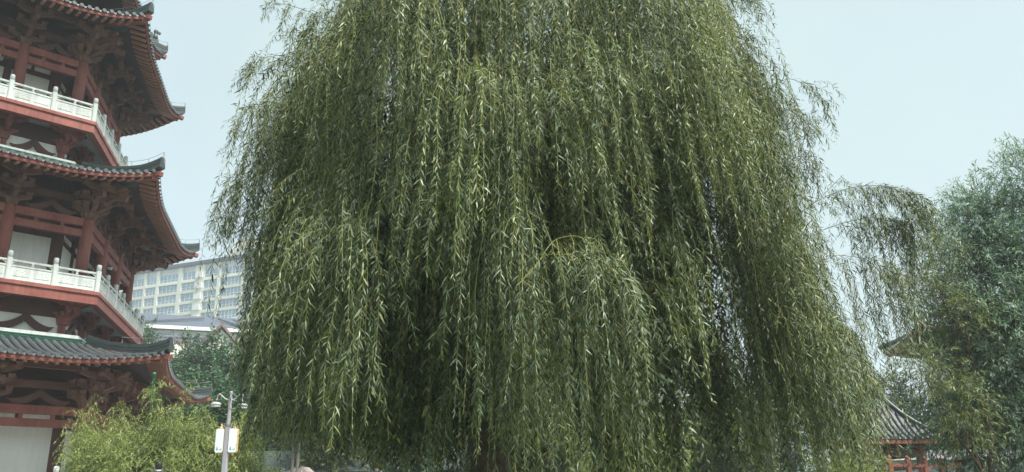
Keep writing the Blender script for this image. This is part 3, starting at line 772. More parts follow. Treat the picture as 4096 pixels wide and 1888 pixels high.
own = np.zeros(ns, bool)                                # the 300 hanging branches that show largest are parts of their own
cand = np.where(near & (L > .8))[0]; own[cand[np.argsort(dist[cand])[:300]]] = True
chunks = []
def put(mask, spacing, llen, fine, fat=1.0):
    if mask.any(): chunks.append((*leafed(N[mask], L[mask], spacing, llen, hue[mask], wr, fine, fat=fat), 0))
put(near & ~own, .0235, .112, False)
put(~near & ~back, .031, .116, False)
deep = back & (mid[:, 1] > WY-1.6)
put(deep, .058, .175, False, 2.0)
put(back & ~deep, .042, .125, False, 1.2)
ownp = own[par]
chunks.append((*leafed(Ns[~ownp], Ls[~ownp], .026, .085, hs_[~ownp], wr, False), 0))
for mk, stp in ((near & ~own, 2), (~near & ~back, 2), (back, 7)): chunks.append((*stem_arrays(N[mk][:, ::stp], np.full(mk.sum(), .0036), np.full(mk.sum(), .0018), hue[mk]), 1))
chunks.append((*stem_arrays(Ns[~ownp][:, ::7], np.full((~ownp).sum(), .002), np.full((~ownp).sum(), .0012), hs_[~ownp]), 1))
fm = tri_mesh('foliage', chunks, [M['willow_leaf'], M['twig']]); 
fo = obj('foliage', fm, None, willow, (-WX, -WY, 0)); tag(fo, kind='stuff')
print('WILLOW foliage tris', len(fm.polygons), 'shoots', ns, len(par))
for q in np.where(own)[0]:
    m_ = par == q
    ch = [(*leafed(N[q:q+1], L[q:q+1], .0225, .115, hue[q:q+1], wr, True), 0), (*stem_arrays(N[q:q+1, ::2], np.array([.0038]), np.array([.0018]), hue[q:q+1]), 1)]
    if m_.any():
        ch += [(*leafed(Ns[m_], Ls[m_], .022, .085, hs_[m_], wr, True), 0), (*stem_arrays(Ns[m_][:, ::7], np.full(m_.sum(), .002), np.full(m_.sum(), .0012), hs_[m_]), 1)]
    obj('hanging_branch', tri_mesh('hanging_branch', ch, [M['willow_leaf'], M['twig']]), None, willow, (-WX, -WY, 0))

# trunk and limbs
tb = MB(); tz = np.array([-.1, .1, .5, 1.2, 2.0, 2.7, 3.3]); tp = np.stack([np.array([0, .0, .02, .06, .03, -.02, -.05])-.5, np.array([0, 0, .02, .05, .1, .1, .12]), tz], 1)
tb.tube(tp, [.62, .52, .44, .40, .39, .40, .30], 16); tb.build('trunk', M['bark'], willow)
tops = []
for i in range(11):
    phi = i*2*math.pi/11*1.0 + wr.uniform(-.2, .2); zt = wr.uniform(7.0, 10.3); rr = wr.uniform(1.8, 2.6) if zt > 8.8 else wr.uniform(2.2, 3.2)
    q = np.array([rr*math.cos(phi), rr*math.sin(phi), zt]); p = tp[5] + np.array([.12*math.cos(phi), .12*math.sin(phi), wr.uniform(-.3, .4)])
    P = limb_path(p, q, .7, 9, .10, wr); P[0] = p
    m = MB(); m.tube(P, np.linspace(.19, .05, 9), 8); l = m.build('limb', M['bark'], willow)
    tops.append(P)
    for j in range(5):                                   # secondary branches
        k = wr.integers(3, 9); s0 = P[k]; ph2 = phi + wr.uniform(-1.0, 1.0); r2 = wr.uniform(.5, 1.1)
        q2 = s0 + np.array([r2*math.cos(ph2), r2*math.sin(ph2), wr.uniform(-.2, .7)])
        m = MB(); m.tube(limb_path(s0, q2, .25, 6, .05, wr), np.linspace(.05, .014, 6), 6); m.build('branch', M['bark'], l)
for Pm in arc_paths:
    P0 = Pm[0]-WO; P = np.array(Pm-WO)
    c = np.array([P0[0]*.8, P0[1]*.8, P0[2]-.25]); full = np.concatenate([limb_path(c, P0, .15, 5, .04, wr)[:-1], P])
    m = MB(); m.tube(full, np.linspace(.0065, .0035, len(full)), 5); m.build('branch', M['twig'] if Pm[0][1] < 11 else M['bark'], willow)
# ------------------------------------------------------------------ other trees and shrubs
M['tree_leaf'] = leaf_mat('green_tree_leaf', [(0, (.05,.105,.065)), (1, (.33,.42,.26)), (.5, (.105,.19,.11)), (.8, (.20,.30,.165))], (.25,.35,.27), .45, .28, .45)
M['bamboo_leaf'] = leaf_mat('bamboo_leaf', [(0, (.04,.08,.02)), (1, (.40,.46,.14)), (.45, (.12,.195,.045)), (.75, (.24,.31,.08))], (.27,.29,.13), .5, .32, .3)
M['poplar_leaf'] = leaf_mat('poplar_leaf', [(0, (.022,.062,.034)), (1, (.13,.21,.075)), (.5, (.045,.11,.055)), (.8, (.085,.16,.062))], (.10,.17,.10), .5, .25, .4)
M['shrub_leaf'] = leaf_mat('shrub_leaf', [(0, (.035,.06,.018)), (1, (.16,.20,.06)), (.5, (.07,.105,.03)), (.8, (.11,.15,.045))], (.13,.16,.08), .5, .25, .35)
M['pale_leaf'] = leaf_mat('pale_tree_leaf', [(0, (.07,.105,.03)), (1, (.33,.37,.13)), (.45, (.14,.19,.055)), (.75, (.22,.27,.085))], (.22,.27,.14), .5, .3, .35)
M['culm'] = mat('bamboo_culm', (.16,.20,.06), .5, .3, 3)

def leafy_tree(name, label, cat, loc, blobs, ntwig, nleaf, tlen, llen, lw, lm, trunk_r, fork, group=None, seed=1, droop=.1, up=.35, fine=False, nlimb=None):
    r = np.random.default_rng(seed)
    root = empty(name, loc, label, cat, group); B = np.array(blobs, float)
    tp = np.stack([r.normal(0, .05, 7), r.normal(0, .05, 7), np.linspace(-.1, fork, 7)], 1); tp[0, :2] = 0
    m = MB(); m.tube(tp, np.linspace(1.25, .8, 7)*trunk_r, 10); m.build('trunk', M['bark'], root)
    for b in B[:nlimb]:
        P = limb_path(tp[-2], b[:3], .3*fork*.1, 8, .04*fork, r); P[0] = tp[-2]
        m = MB(); m.tube(P, np.linspace(trunk_r*.55, trunk_r*.1, 8), 6); m.build('limb', M['bark'], root)
    w = B[:, 3]*B[:, 4]*B[:, 5]; w = w**.75; bi = r.choice(len(B), ntwig, p=w/w.sum())
    d = unit(r.normal(0, 1, (ntwig, 3))); q = r.random(ntwig)**.42
    lump = 1 + .22*np.sin(d[:, 0]*5+bi)*np.sin(d[:, 2]*6+bi*2) + .12*np.sin(d[:, 1]*11+d[:, 2]*9)
    A = B[bi, :3] + d*B[bi, 3:6]*(q*lump)[:, None]
    T = unit(d*B[bi, 3:6].mean(1)[:, None]*0 + d + np.array([0, 0, up]) + r.normal(0, .45, (ntwig, 3)))
    L = tlen*r.uniform(.5, 1.3, ntwig)
    s = np.linspace(0, 1, 5)[None, :, None]
    N = A[:, None] + T[:, None]*s*L[:, None, None] - np.array([0, 0, 1.0])*droop*(s**2)*L[:, None, None]
    hue = np.clip(r.normal(.42, .16, len(B))[bi]*.4 + r.normal(.42, .2, ntwig)*.6 + .12*d[:, 2], .02, .95)
    ch = [(*leafed(N, L, tlen/nleaf, llen, hue, r, fine), 0)]
    v, t, a_ = ch[0][:3]
    ch.append((*stem_arrays(N[:, ::2], np.full(ntwig, llen*.05), np.full(ntwig, llen*.02), hue), 1))
    c = obj('crown', tri_mesh('crown', ch, [lm, M['bark']]), None, root); tag(c, kind='stuff')
    return root

def widen(f):                                            # broader blades for the following trees
    return f

_leaf_arrays = leaf_arrays
LEAF_FAT = [1.0]
def leaf_arrays(P, D, l, w, rnd, droop=.18, fine=False, r=None):
    return _leaf_arrays(P, D, l, w*LEAF_FAT[0], rnd, droop, fine, r)

# tall broad tree at the right edge
LEAF_FAT[0] = 1.35
rx, ry = 13.0, 19.0
BT = [(2450, 570, .5), (2490, 500, .5), (2560, 460, .6), (2420, 600, .65), (2520, 560, .9), (2430, 700, .8), (2530, 720, 1.0), (2400, 800, .7), (2480, 850, .95), (2570, 860, 1.0), (2420, 930, .75), (2500, 980, .9), (2400, 1040, .55), (2460, 1090, .75), (2560, 1080, .9), (2420, 1160, .5), (2500, 1190, .7), (2620, 620, 1.1), (2640, 900, 1.1)]
BW = [np.array(at_y(x/.6287, y/.6287, 18.6)) for x, y, _ in BT]
leafy_tree('broad_tree', 'tall dense dark green tree with narrow leaves beside the grey roofed pavilion', 'tree', (12.6, 18.6, 1.2),
    [(w[0]-12.6, .5*math.sin(i*2.2), w[2]-1.2, r_*1.1, r_*1.2, r_) for i, (w, (_, _, r_)) in enumerate(zip(BW, BT))],
    7000, 17, .72, .13, .1, M['tree_leaf'], .2, 2.4, seed=3, droop=.25, nlimb=19, group='garden trees right of the willow')
for i, (pts, Y, lb) in enumerate(((((2300, 700, .40), (2370, 740, .42), (2410, 800, .4), (2345, 640, .35)), 17.6, 'pale green slender tree between the willow and the dark broad tree'),
        (((2300, 910, .3), (2360, 930, .36), (2400, 1000, .4), (2420, 1080, .36)), 17.0, 'light green young tree leaning over the pavilion roof'))):
    W_ = [np.array(at_y(x/.6287, y/.6287, Y)) for x, y, _ in pts]; bx, bz = sum(w[0] for w in W_)/len(W_)+.5, 0
    leafy_tree('slim_tree', lb, 'tree', (bx, Y, 1.0), [(w[0]-bx, .3*math.sin(j*2), w[2]-1.0, r_*1.15, r_, r_) for j, (w, (_, _, r_)) in enumerate(zip(W_, pts))],
        430, 13, .5, .10, .1, M['pale_leaf'], .05, min(w[2] for w in W_)-1.6, seed=9+i, droop=.5, nlimb=5, group='slender trees right of the willow')

# poplars behind the pagoda
LEAF_FAT[0] = 5.5
def place(proto, x, y, z, rz, sx, sz, label):
    o = proto if not proto.get('placed') else copy_tree(proto)
    proto['placed'] = 1; o.location = (x, y, z); o.rotation_euler = (0, 0, rz); o.scale = (sx, sx, sz); o['label'] = label
    return o
PROTO = []
for sd in (21, 22):
    h, hw = 12.0, 2.2; rq = np.random.default_rng(sd)
    bl = [(0, 0, h*f, hw*wf, hw*wf, h*.12) for f, wf in ((.95, .32), (.86, .55), (.74, .8), (.6, 1.0), (.45, 1.05), (.3, 1.0), (.17, .8))]
    bl += [(hw*.6*math.cos(q*1.7), hw*.6*math.sin(q*1.7), h*(.3+.1*q)+rq.uniform(-.5, .5), hw*.5, hw*.5, h*.09) for q in range(6)]
    PROTO.append(leafy_tree('poplar_tree', 'poplar', 'tree', (0, 0, 0), bl, 5600, 7, .7, .20, .1, M['poplar_leaf'], .22, h*.4, seed=sd, droop=.0, up=.9, nlimb=5, group='poplars behind the pagoda'))
for i, (x, y, Y, sx, lb) in enumerate(((770, 1300, 58, 1.0, 'taller pointed dark poplar behind the pagoda, under the grey gables'), (868, 1290, 58, 1.0, 'dark poplar with a rounded top in front of the gable end'),
        (960, 1330, 54, 1.1, 'dark poplar half hidden by the hanging willow branches'), (605, 1255, 60, .75, 'slim light green poplar rising just behind the balcony corner'), (700, 1420, 52, 1.15, 'low bushy poplar behind the lowest pagoda roof'), (830, 1450, 50, 1.2, 'bushy dark tree behind the lamp post'), (1010, 1500, 48, 1.2, 'dark bushy tree behind the willow fringe'), (900, 1560, 44, 1.2, 'low dark tree behind the two floodlights'), (760, 1560, 45, 1.1, 'low dark tree behind the leafy bamboo spire'))):
    q = at_y(x, y, Y); place(PROTO[i % 2], q[0], Y, 1.2, i*1.9, sx, (q[2]-1.2)/13.5, lb)

# background trees seen under and beside the willow
LEAF_FAT[0] = 4.6
bg = [(-6.5,44,7.5,0),(-2.0,47,8.0,1),(2.5,43,7.0,0),(6.5,46,8.5,1),(10.0,42,6.5,0),(15.5,52,8.0,1),(-10.6,46,8.5,1),(22,50,7.5,0),(27,47,8,1),(31,44,7.5,0),(-4.2,36,4.6,1),(-.5,37,4.8,0),(3.8,35,4.6,1),(8.0,35,5.0,0),(-8.2,40,6.0,0)]
where = ['behind the clipped shrubs','behind the pinkish rock','seen under the left side of the willow','behind the willow trunk','glimpsed through the willow gap','behind the grey roofed pavilion','between the lamp post and the willow','behind the white walled hall','far behind the broad tree','at the far end of the red railing','low and close behind the rock','low and close behind the willow trunk','low, right of the willow trunk','low, beside the willow gap','low, behind the dark garden house']
PROTO2 = []
for sd in (0, 1):
    h = 8.0
    bl = [(0,0,h*.85,h*.18,h*.18,h*.14), (-h*.18,0,h*.62,h*.22,h*.24,h*.18), (h*.2,.3,h*.58,h*.24,h*.24,h*.18), (0,-.5,h*.42,h*.28,h*.28,h*.18), (h*.15,0,h*.22,h*.25,h*.25,h*.15), (-h*.18,.2,h*.25,h*.24,h*.24,h*.15), (0,h*.1,h*.12,h*.26,h*.26,h*.1)]
    PROTO2.append(leafy_tree('garden_tree', 'tree', 'tree', (0, 0, 0), bl, 3600, 8, .7, .21, .1, M['shrub_leaf'] if sd == 0 else M['poplar_leaf'], .16, h*.45, seed=40+sd, droop=.1, nlimb=4, group='trees at the back of the garden'))
for i, (x, y, h, kd) in enumerate(bg):
    place(PROTO2[kd], x, y, 1.2, i*2.3, h/8, h/8, ('dark green', 'olive green')[kd == 0] + ' bushy tree ' + where[i])

# bamboo
def bamboo_proto(h, n, seed, spread=.7):
    r = np.random.default_rng(seed); root = empty('bamboo_clump', (0, 0, 0), 'bamboo', 'bamboo', 'bamboo beside the pagoda')
    az = r.uniform(0, 6.28, n); rad = r.uniform(0, spread*.5, n)
    A = np.stack([rad*np.cos(az), rad*np.sin(az), np.zeros(n)], 1); H = h*r.uniform(.42, 1.08, n)
    s = np.linspace(0, 1, 12)[None, :]; lean = r.uniform(.1, .55, n)*H*.55
    N = np.stack([A[:, 0:1]+lean[:, None]*np.cos(az)[:, None]*s**2.2, A[:, 1:2]+lean[:, None]*np.sin(az)[:, None]*s**2.2, H[:, None]*(s-.12*s**4)], -1)
    ch = [(*stem_arrays(N, np.full(n, .012), np.full(n, .003), np.full(n, .5)), 1)]
    nb_ = 34; pi = np.repeat(np.arange(n), nb_); u = r.uniform(.12, 1, len(pi))**.8*10.9; i = u.astype(int); f = (u-i)[:, None]
    P = N[pi, i]*(1-f)+N[pi, i+1]*f; a2 = r.uniform(0, 6.28, len(pi)); e = r.uniform(-.2, .7, len(pi))
    L = r.uniform(.18, .5, len(pi)); T = np.stack([np.cos(a2)*np.cos(e), np.sin(a2)*np.cos(e), np.sin(e)], 1)
    t = np.linspace(0, 1, 5)[None, :, None]
    Nb = P[:, None]+T[:, None]*t*L[:, None, None]-np.array([0, 0, .7])*t**2*L[:, None, None]
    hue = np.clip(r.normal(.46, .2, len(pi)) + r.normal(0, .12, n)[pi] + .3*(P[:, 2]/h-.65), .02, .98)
    ch.append((*leafed(Nb, L, .033, .088, hue, r, False, ang=(.3, .9)), 0))
    ch.append((*stem_arrays(Nb[:, ::2], np.full(len(pi), .003), np.full(len(pi), .0015), hue), 1))
    c = obj('foliage', tri_mesh('foliage', ch, [M['bamboo_leaf'], M['culm']]), None, root); tag(c, kind='stuff')
    for q in range(3):
        m = MB(); m.tube(N[q]+np.array([.02, -.02, 0]), np.linspace(.016, .004, 12), 6); m.build('culm', M['culm'], root)
    return root
LEAF_FAT[0] = 1.8
BP = [bamboo_proto(2.8, 46, 300, .9), bamboo_proto(2.8, 46, 301, .9), bamboo_proto(2.8, 46, 302, .9), bamboo_proto(3.6, 24, 303, .35)]
def bamboo(x, y, h, n, seed, label, spread=.7):
    k = 3 if spread < .5 else seed % 3; place(BP[k], x, y, 1.2, seed*1.7, 1.0, h/(2.8 if k < 3 else 3.6), label)
BAM = [(415, 1715, 25.6, 'feathery bamboo clump nearest the white wall panel'), (400, 1660, 26.0, 'bamboo clump with a twiggy brownish tip under the lintel'), (470, 1705, 25.2, 'low bright bamboo clump left of the green pole'), (520, 1690, 25.9, 'bamboo clump at the foot of the green pole'),
       (590, 1660, 25.0, 'yellow green bamboo clump before the roof shadow'), (645, 1585, 25.8, 'tallest bamboo clump with a pointed leafy spire beside the green pole'), (720, 1640, 25.2, 'rounded bamboo clump right of the leafy spire'), (790, 1660, 25.9, 'bamboo clump under the upturned corner of the lowest roof'),
       (850, 1690, 25.3, 'bamboo clump left of the lamp post'), (930, 1690, 26.3, 'bamboo clump directly behind the two lanterns'), (985, 1700, 26.2, 'bamboo clump right of the lamp post with drooping edge'), (470, 1760, 24.4, 'short bamboo clump behind the person by the bamboo'), (700, 1780, 24.4, 'short shaded bamboo clump right of the person by the bamboo'), (380, 1800, 24.8, 'short bamboo clump against the terrace railing')]
for i, (x, y, Y, lb) in enumerate(BAM):
    p = at_y(x, y-26, Y); bamboo(p[0], Y, (p[2]-1.2)*((1.02, 1.18, .95, 1.1, 1.0, 1.25, 1.12, .98)[i % 8]), 30, 300+i, lb, .8 if i != 5 else .4)
# bright shrubs beyond the willow, seen through the gap
for i, (x, y, Y, lb) in enumerate(((2520, 1560, 24.5, 'bright yellow green bamboo seen through the gap in the willow'), (2640, 1640, 25, 'sunlit bamboo to the right of the willow gap'), (2430, 1700, 25, 'lower bamboo to the left of the willow gap'), (3330, 1700, 24, 'light green bamboo at the right foot of the willow'), (3440, 1790, 23, 'low bamboo in front of the grey roofed pavilion'))):
    p = at_y(x, y, Y); bamboo(p[0], Y, p[2]-1.2, 26, 330+i, lb, 1.0)

# clipped shrubs
LEAF_FAT[0] = 4.0
for i, (x, y, Y, rr, lb) in enumerate(((1095, 1868, 29, .75, 'larger round clipped shrub beside the pinkish rock'), (1025, 1884, 29.5, .6, 'smaller round clipped shrub next to the bamboo'))):
    p = at_y(x, y, Y); r = np.random.default_rng(70+i); root = empty('clipped_shrub', (p[0], Y, 1.2), lb, 'shrub', 'clipped shrubs')
    n = 3500; d = unit(r.normal(0, 1, (n, 3))); d[:, 2] = np.abs(d[:, 2]); h = p[2]-1.2
    P = d*np.array([rr, rr, h])*r.uniform(.86, 1.0, (n, 1))
    tag(obj('crown', tri_mesh('crown', [(*leaf_arrays(P, d+r.normal(0, .6, (n, 3)), np.full(n, .07), np.full(n, .008), np.clip(r.normal(.5, .2, n), 0, 1), .1, False, r), 0)], [M['shrub_leaf']]), None, root), kind='stuff')
    m = MB(); m.lathe([(.06, 0), (.05, h*.5), (rr*.7, h*.55), (rr*.85, h*.7), (rr*.5, h*.9)], 10); m.build('trunk', M['bark'], root)

# ------------------------------------------------------------------ rock
M['rock'] = mat('pinkish_rock', (.42,.34,.32), .9, .25, 2.5, .8, 10, c2=(.55,.48,.46))
p = at_y(1205, 1874, 27); rm = MB(); vs = []; nn = 20
for j in range(8):
    for i in range(nn):
        a = 2*math.pi*i/nn; ph = j/7*math.pi/2
        k = 1 + .22*math.sin(2*a+1) + .12*math.sin(5*a+j) + .08*math.sin(9*a-j*2)
        vs.append((1.0*math.cos(a)*math.cos(ph)*k, .7*math.sin(a)*math.cos(ph)*k, (p[2]-1.2)*math.sin(ph)*(1+.05*math.sin(3*a+2*j))))
rm.add(vs, [(j*nn+i, j*nn+(i+1) % nn, (j+1)*nn+(i+1) % nn, (j+1)*nn+i) for j in range(7) for i in range(nn)])
tag(rm.build('garden_rock', M['rock'], None, (p[0], 27, 1.2)), 'large pinkish garden rock beside the clipped shrubs', 'rock')
# slim grey trunks before it
for i, x in enumerate((1165, 1186)):
    q = at_y(x, 1870, 26); root = empty('young_tree', (q[0], 26, 1.2), ('slim grey trunked tree standing before the rock', 'slim grey trunked tree next to its twin before the rock')[i], 'tree', 'slim trees by the rock')
    m = MB(); m.tube([(0, 0, 0), (.03, 0, 1.5), (.0, .02, 2.6), (-.05, 0, 3.6)], [.06, .05, .045, .03], 8); m.build('trunk', M['metal'] if False else mat('grey_bark%d' % i, (.16,.16,.15), .9, .2), root)
    r = np.random.default_rng(90+i); n = 260; B = unit(r.normal(0, 1, (n, 3)))*r.uniform(.2, 1, (n, 1))*np.array([1.0, .9, .8])+np.array([0, 0, 3.4])
    LEAF_FAT[0] = 2.5; Lx = np.full(n, .5); s = np.linspace(0, 1, 5)[None, :, None]; T = unit(B-np.array([0, 0, 3.0])+r.normal(0, .3, (n, 3)))
    N_ = B[:, None]+T[:, None]*s*.5-np.array([0, 0, .25])*s**2
    tag(obj('crown', tri_mesh('crown', [(*leafed(N_, Lx, .05, .13, np.clip(r.normal(.4, .2, n), 0, 1), r, False), 0)], [M['shrub_leaf']]), None, root), kind='stuff')

# ------------------------------------------------------------------ lamp post with lanterns
M['gold'] = mat('gold_frame', (.50,.36,.19), .45, .15, 6, spec=.5)
M['lantern'] = mat('lantern_panel', (.70,.78,.76), .35, .05, 2, spec=.5)
M['blue_print'] = mat('blue_print', (.06,.22,.30), .5)
M['pale_metal'] = mat('pale_metal', (.40,.42,.43), .5, .1, 5, spec=.5)
LY = 24.0; pb = at_y(897, 1885, LY); pt = at_y(928, 1565, LY); H = pt[2]-1.2
lamp = empty('lamp_post', (pb[0], LY, 1.2), 'grey steel lamp post with two white gold framed lanterns and two floodlights', 'lamp post')
m = MB(); m.box(-.075, .075, -.075, .075, 0, H*.72, .025); m.build('pole', M['metal'], lamp)
m = MB(); m.lathe([(.075, H*.72), (.055, H*.75), (.05, H*.985), (.055, H)], 12); m.build('upper_pole', M['metal'], lamp)
m = MB(); m.box(-.15, .15, -.15, .15, -.02, .04, .02); m.build('base_plate', M['metal'], lamp)
def rrect(w, h, r, n=5):
    p = []
    for cx_, cy_, a0 in ((w/2-r, h/2-r, 0), (-w/2+r, h/2-r, 90), (-w/2+r, -h/2+r, 180), (w/2-r, -h/2+r, 270)):
        for i in range(n+1): a = math.radians(a0+90*i/n); p.append((cx_+r*math.cos(a), cy_+r*math.sin(a)))
    return p
lz = at_y(887, 1763, LY)[2]-1.2
for s in (-1, 1):
    lx = s*.185
    b = MB(); b.extrude([(x+lx, z+lz) for x, z in rrect(.23, .66, .05)], -.075, .075, 'y'); lo = b.build('lantern', M['gold'], lamp)
    b = MB(); b.extrude([(x+lx, z+lz) for x, z in rrect(.216, .645, .045)], -.085, .085, 'y'); b.build('panel', M['lantern'], lo)
    b = MB()                                              # printed pine trees and water line
    for px_, w_, h_ in ((-.045, .055, .10), (.02, .02, .025), (.065, .035, .05)):
        for q in range(3): b.add([(lx+px_-w_/2*(1-.22*q), -.087, lz-.25+h_*.28*q), (lx+px_+w_/2*(1-.22*q), -.087, lz-.25+h_*.28*q), (lx+px_, -.087-.0005*q, lz-.25+h_*(.28*q+.45))], [(0, 1, 2)])
    b.add([(lx-.08, -.0865, lz-.262), (lx+.085, -.0865, lz-.262), (lx+.085, -.0865, lz-.254), (lx-.08, -.0865, lz-.254)], [(0, 1, 2, 3)])
    b.build('pine_print', M['blue_print'], lo); tag(lo.children[-1], kind='stuff')
    b = MB(); b.lathe([(.05, .33), (.055, .35), (.03, .38), (.02, .42), (.03, .44), (.0, .48)], 10, (lx, 0, lz)); b.build('finial', M['gold'], lo)
    b = MB(); b.lathe([(.01, -.40), (.03, -.37), (.05, -.33)], 10, (lx, 0, lz)); b.build('base_cap', M['gold'], lo)
    b = MB(); b.tube([(s*.05, 0, lz+.30), (s*.10, 0, lz+.40), (s*.15, 0, lz+.42), (lx, 0, lz+.36)], .010, 6); b.build('scroll_arm', M['pale_metal'], lo)
    for zz in (.12, -.15):
        b = MB(); b.box(min(s*.06, lx), max(s*.06, lx), -.012, .012, lz+zz-.012, lz+zz+.012); b.build('clamp', M['metal'], lo)
    # floodlight on a bent arm
    b = MB(); b.tube([(s*.04, 0, H*.93), (s*.16, -.02, H*.93+.05), (s*.27, -.04, H*.93+.16), (s*.33, -.05, H*.93+.18)], .016, 6); fa = b.build('floodlight_arm', M['pale_metal'], lamp)
    hz = H*.93-.12+(.02 if s < 0 else -.03)
    b = MB(); b.lathe([(.03, .05), (.09, .04), (.145, .0), (.15, -.02), (.12, -.05)], 14, (s*.38, -.06, hz)); b.build('floodlight_head', M['pale_metal'], fa)
    b = MB(); b.lathe([(.125, -.075), (.13, -.061)], 14, (s*.38, -.06, hz)); b.build('lens', M['lantern'], fa)
    b = MB(); b.tube([(s*.33, -.05, H*.93+.18), (s*.37, -.06, hz+.1)], .012, 6); b.build('hanger', M['metal'], fa)
    b = MB(); b.tube([(s*.30+.07*math.cos(a*.7), -.05, H*.93+.10+.09*math.sin(a*.7)) for a in range(10)], .007, 5); b.build('cable_loop', M['pale_metal'], fa)

# ------------------------------------------------------------------ far buildings
M['cream'] = mat('hazed_cream_render', (.70,.70,.61), .85, .05, .2)  # colour paled and cooled to carry part of the distance haze
M['pale_wall'] = mat('hazed_pale_render', (.78,.78,.76), .85, .05, .2)  # lightened to carry part of the distance haze
M['glass'] = mat('sky_tinted_glass', (.27,.40,.50), .12, .4, .35, spec=.7)  # sky reflection painted in as a brighter blue base colour
M['slate'] = mat('grey_slate', (.065,.080,.105), .7, .12, .5)
M['mauve_tile'] = mat('mauve_roof_tile', (.075,.076,.095), .7, .15, .6)
M['brown_trim'] = mat('brown_trim', (.20,.13,.11), .8)
apt_az = math.radians(-68)
o3 = at_y(920, 1040, 218); apt = empty('apartment_block', (o3[0], 218, 1.2), 'tall pale cream apartment block with rows of wide windows in the haze', 'building', rz=math.atan2(-math.cos(apt_az), -math.sin(apt_az)))
# local x runs to the right along the facade, -y faces the viewer
Ht = o3[2]-1.2
m = MB(); m.box(-46, 24, .6, 16, 0, Ht, 0); m.build('wall', M['pale_wall'], apt)
m = MB(); m.box(-46.6, 24.6, -.6, 16.5, Ht, Ht+.9); m.build('parapet', M['slate'], apt)
m = MB(); m.box(-3, 9, 3, 12, Ht+.9, Ht+4.5); m.box(-2, 3, 4, 9, Ht+4.5, Ht+7); m.build('roof_house', M['cream'], apt)
st = 3.05; bays = [(-46, -41.5), (-40.2, -35.6), (-33.8, -29.8), (-29, -25.2), (-24.2, -17.4), (-16, -11.4), (-8.2, -3.6), (-2.6, 4.6), (5.2, 8), (8.6, 14.5), (15.5, 22)]
me_w = {}
for f in range(9):
    z0 = Ht - 1.2 - st*(f+1)
    m = MB(); m.box(-46.3, 24.3, -.25, .6, z0-.55, z0+.28); m.build('floor_band', M['cream'], apt)
    for a, b in bays:
        w = b-a; key = round(w, 2)
        if key not in me_w:
            q = MB(); q.box(-w/2, w/2, .15, .45, .32, st-.60); g = MB(); n_ = max(2, int(w/1.2))
            for i in range(n_+1): x = -w/2+w*i/n_; g.box(x-.07, x+.07, .02, .20, .28, st-.56)
            g.box(-w/2, w/2, .03, .18, .95, 1.05); me_w[key] = (q.mesh('window'), g.mesh('frame'))
        wo = obj('window', me_w[key][0], M['glass'], apt, ((a+b)/2, 0, z0)); obj('frame', me_w[key][1], M['pale_wall'], wo)
for a, b in zip([-46.3]+[x[1] for x in bays], [x[0] for x in bays]+[24.3]):
    if b-a < .3: continue
    m = MB(); m.box(a+.02, b-.02, -.3, .6, Ht-st*9-1.8, Ht-.3); m.build('pier', M['cream'], apt)
for f in range(8):
    z0 = Ht-1.2-st*(f+1); m = MB(); m.box(-10.9, -8.6, -.62, -.3, z0+.4, z0+1.7); m.build('air_conditioner_bay', M['pale_wall'], apt)

# lower grey block in front: sloping roof above a glazed strip
c1_ = at_y(760, 1330, 150)
low = empty('low_grey_block', (c1_[0], 150, 1.2), 'low building with pale grey sloping roof and a strip of windows below the apartments', 'building', rz=math.radians(20))
zb = c1_[2]-1.2
m = MB(); m.box(-34, 30, 0, 14, 0, zb+.4); m.build('wall', M['pale_wall'], low)
m = MB(); m.add([(-36, -1.5, zb+.6), (32, -1.5, zb+.6), (32, 12, zb+5.6), (-36, 12, zb+5.6), (-36, -1.5, zb+.2), (32, -1.5, zb+.2), (32, 13, zb+.2), (-36, 13, zb+.2)], [(0,1,2,3),(7,6,5,4),(0,4,5,1),(1,5,6,2),(2,6,7,3),(3,7,4,0)]); rr_ = m.build('roof', M['slate'], low)
m = MB(); m.bar((-12, -1.2, zb+.9), (2, 7, zb+4.2), .5, .3); m.build('roof_rib', M['slate'], rr_)
m = MB(); m.bar((10, -1.2, zb+.9), (5, 7, zb+4.2), .5, .3); m.build('roof_rib', M['slate'], rr_)
m = MB(); m.box(-36, 32, -1.9, -1.5, zb+.15, zb+.75); m.build('gutter', M['pale_wall'], low)
for i in range(20):
    x = -33+i*3.1; m = MB(); m.box(x, x+2.5, -.12, .1, zb-3.0, zb-.4); wo = m.build('window', M['glass'], low)
    m = MB(); m.box(x+1.2, x+1.3, -.18, -.13, zb-3, zb-.4); m.build('frame', M['pale_wall'], wo)
# tiled hall with gables nearer
c2_ = at_y(760, 1395, 105); hall = empty('gabled_hall', (c2_[0], 105, 1.2), 'long house with mauve grey tiled roof, an arched dormer and a brown trimmed gable', 'building', rz=math.radians(14))
ze_ = c2_[2]-1.2
m = MB(); m.box(-12, 14, .5, 12, 0, ze_); m.build('wall', M['cream'], hall)
m = MB(); m.add([(-13, -.5, ze_-.2), (15, -.5, ze_-.2), (15, 6.5, ze_+2.5), (-13, 6.5, ze_+2.5), (15, 13, ze_-.2), (-13, 13, ze_-.2)], [(0,1,2,3),(3,2,4,5),(0,3,5),(1,4,2),(0,5,4,1)]); hr = m.build('roof', M['mauve_tile'], hall)
for i in range(56):
    x = -12.8+i*.5; m = MB(); m.bar((x, -.5, ze_-.12), (x, 6.4, ze_+2.52), .16, .14); m.build('tile_row', M['mauve_tile'], hr)
m = MB(); m.tube([(-13, 6.5, ze_+2.6), (15, 6.5, ze_+2.6)], .25, 8); m.build('ridge', M['mauve_tile'], hr)
m = MB(); m.extrude([(-4.2, ze_-1.5)]+[(-4.2+i*.65, ze_-.6+1.35*math.sin(math.pi*i/10)) for i in range(11)]+[(2.3, ze_-1.5)], -1.4, 2.5, 'y'); m.build('arched_dormer', M['brown_trim'], hall)
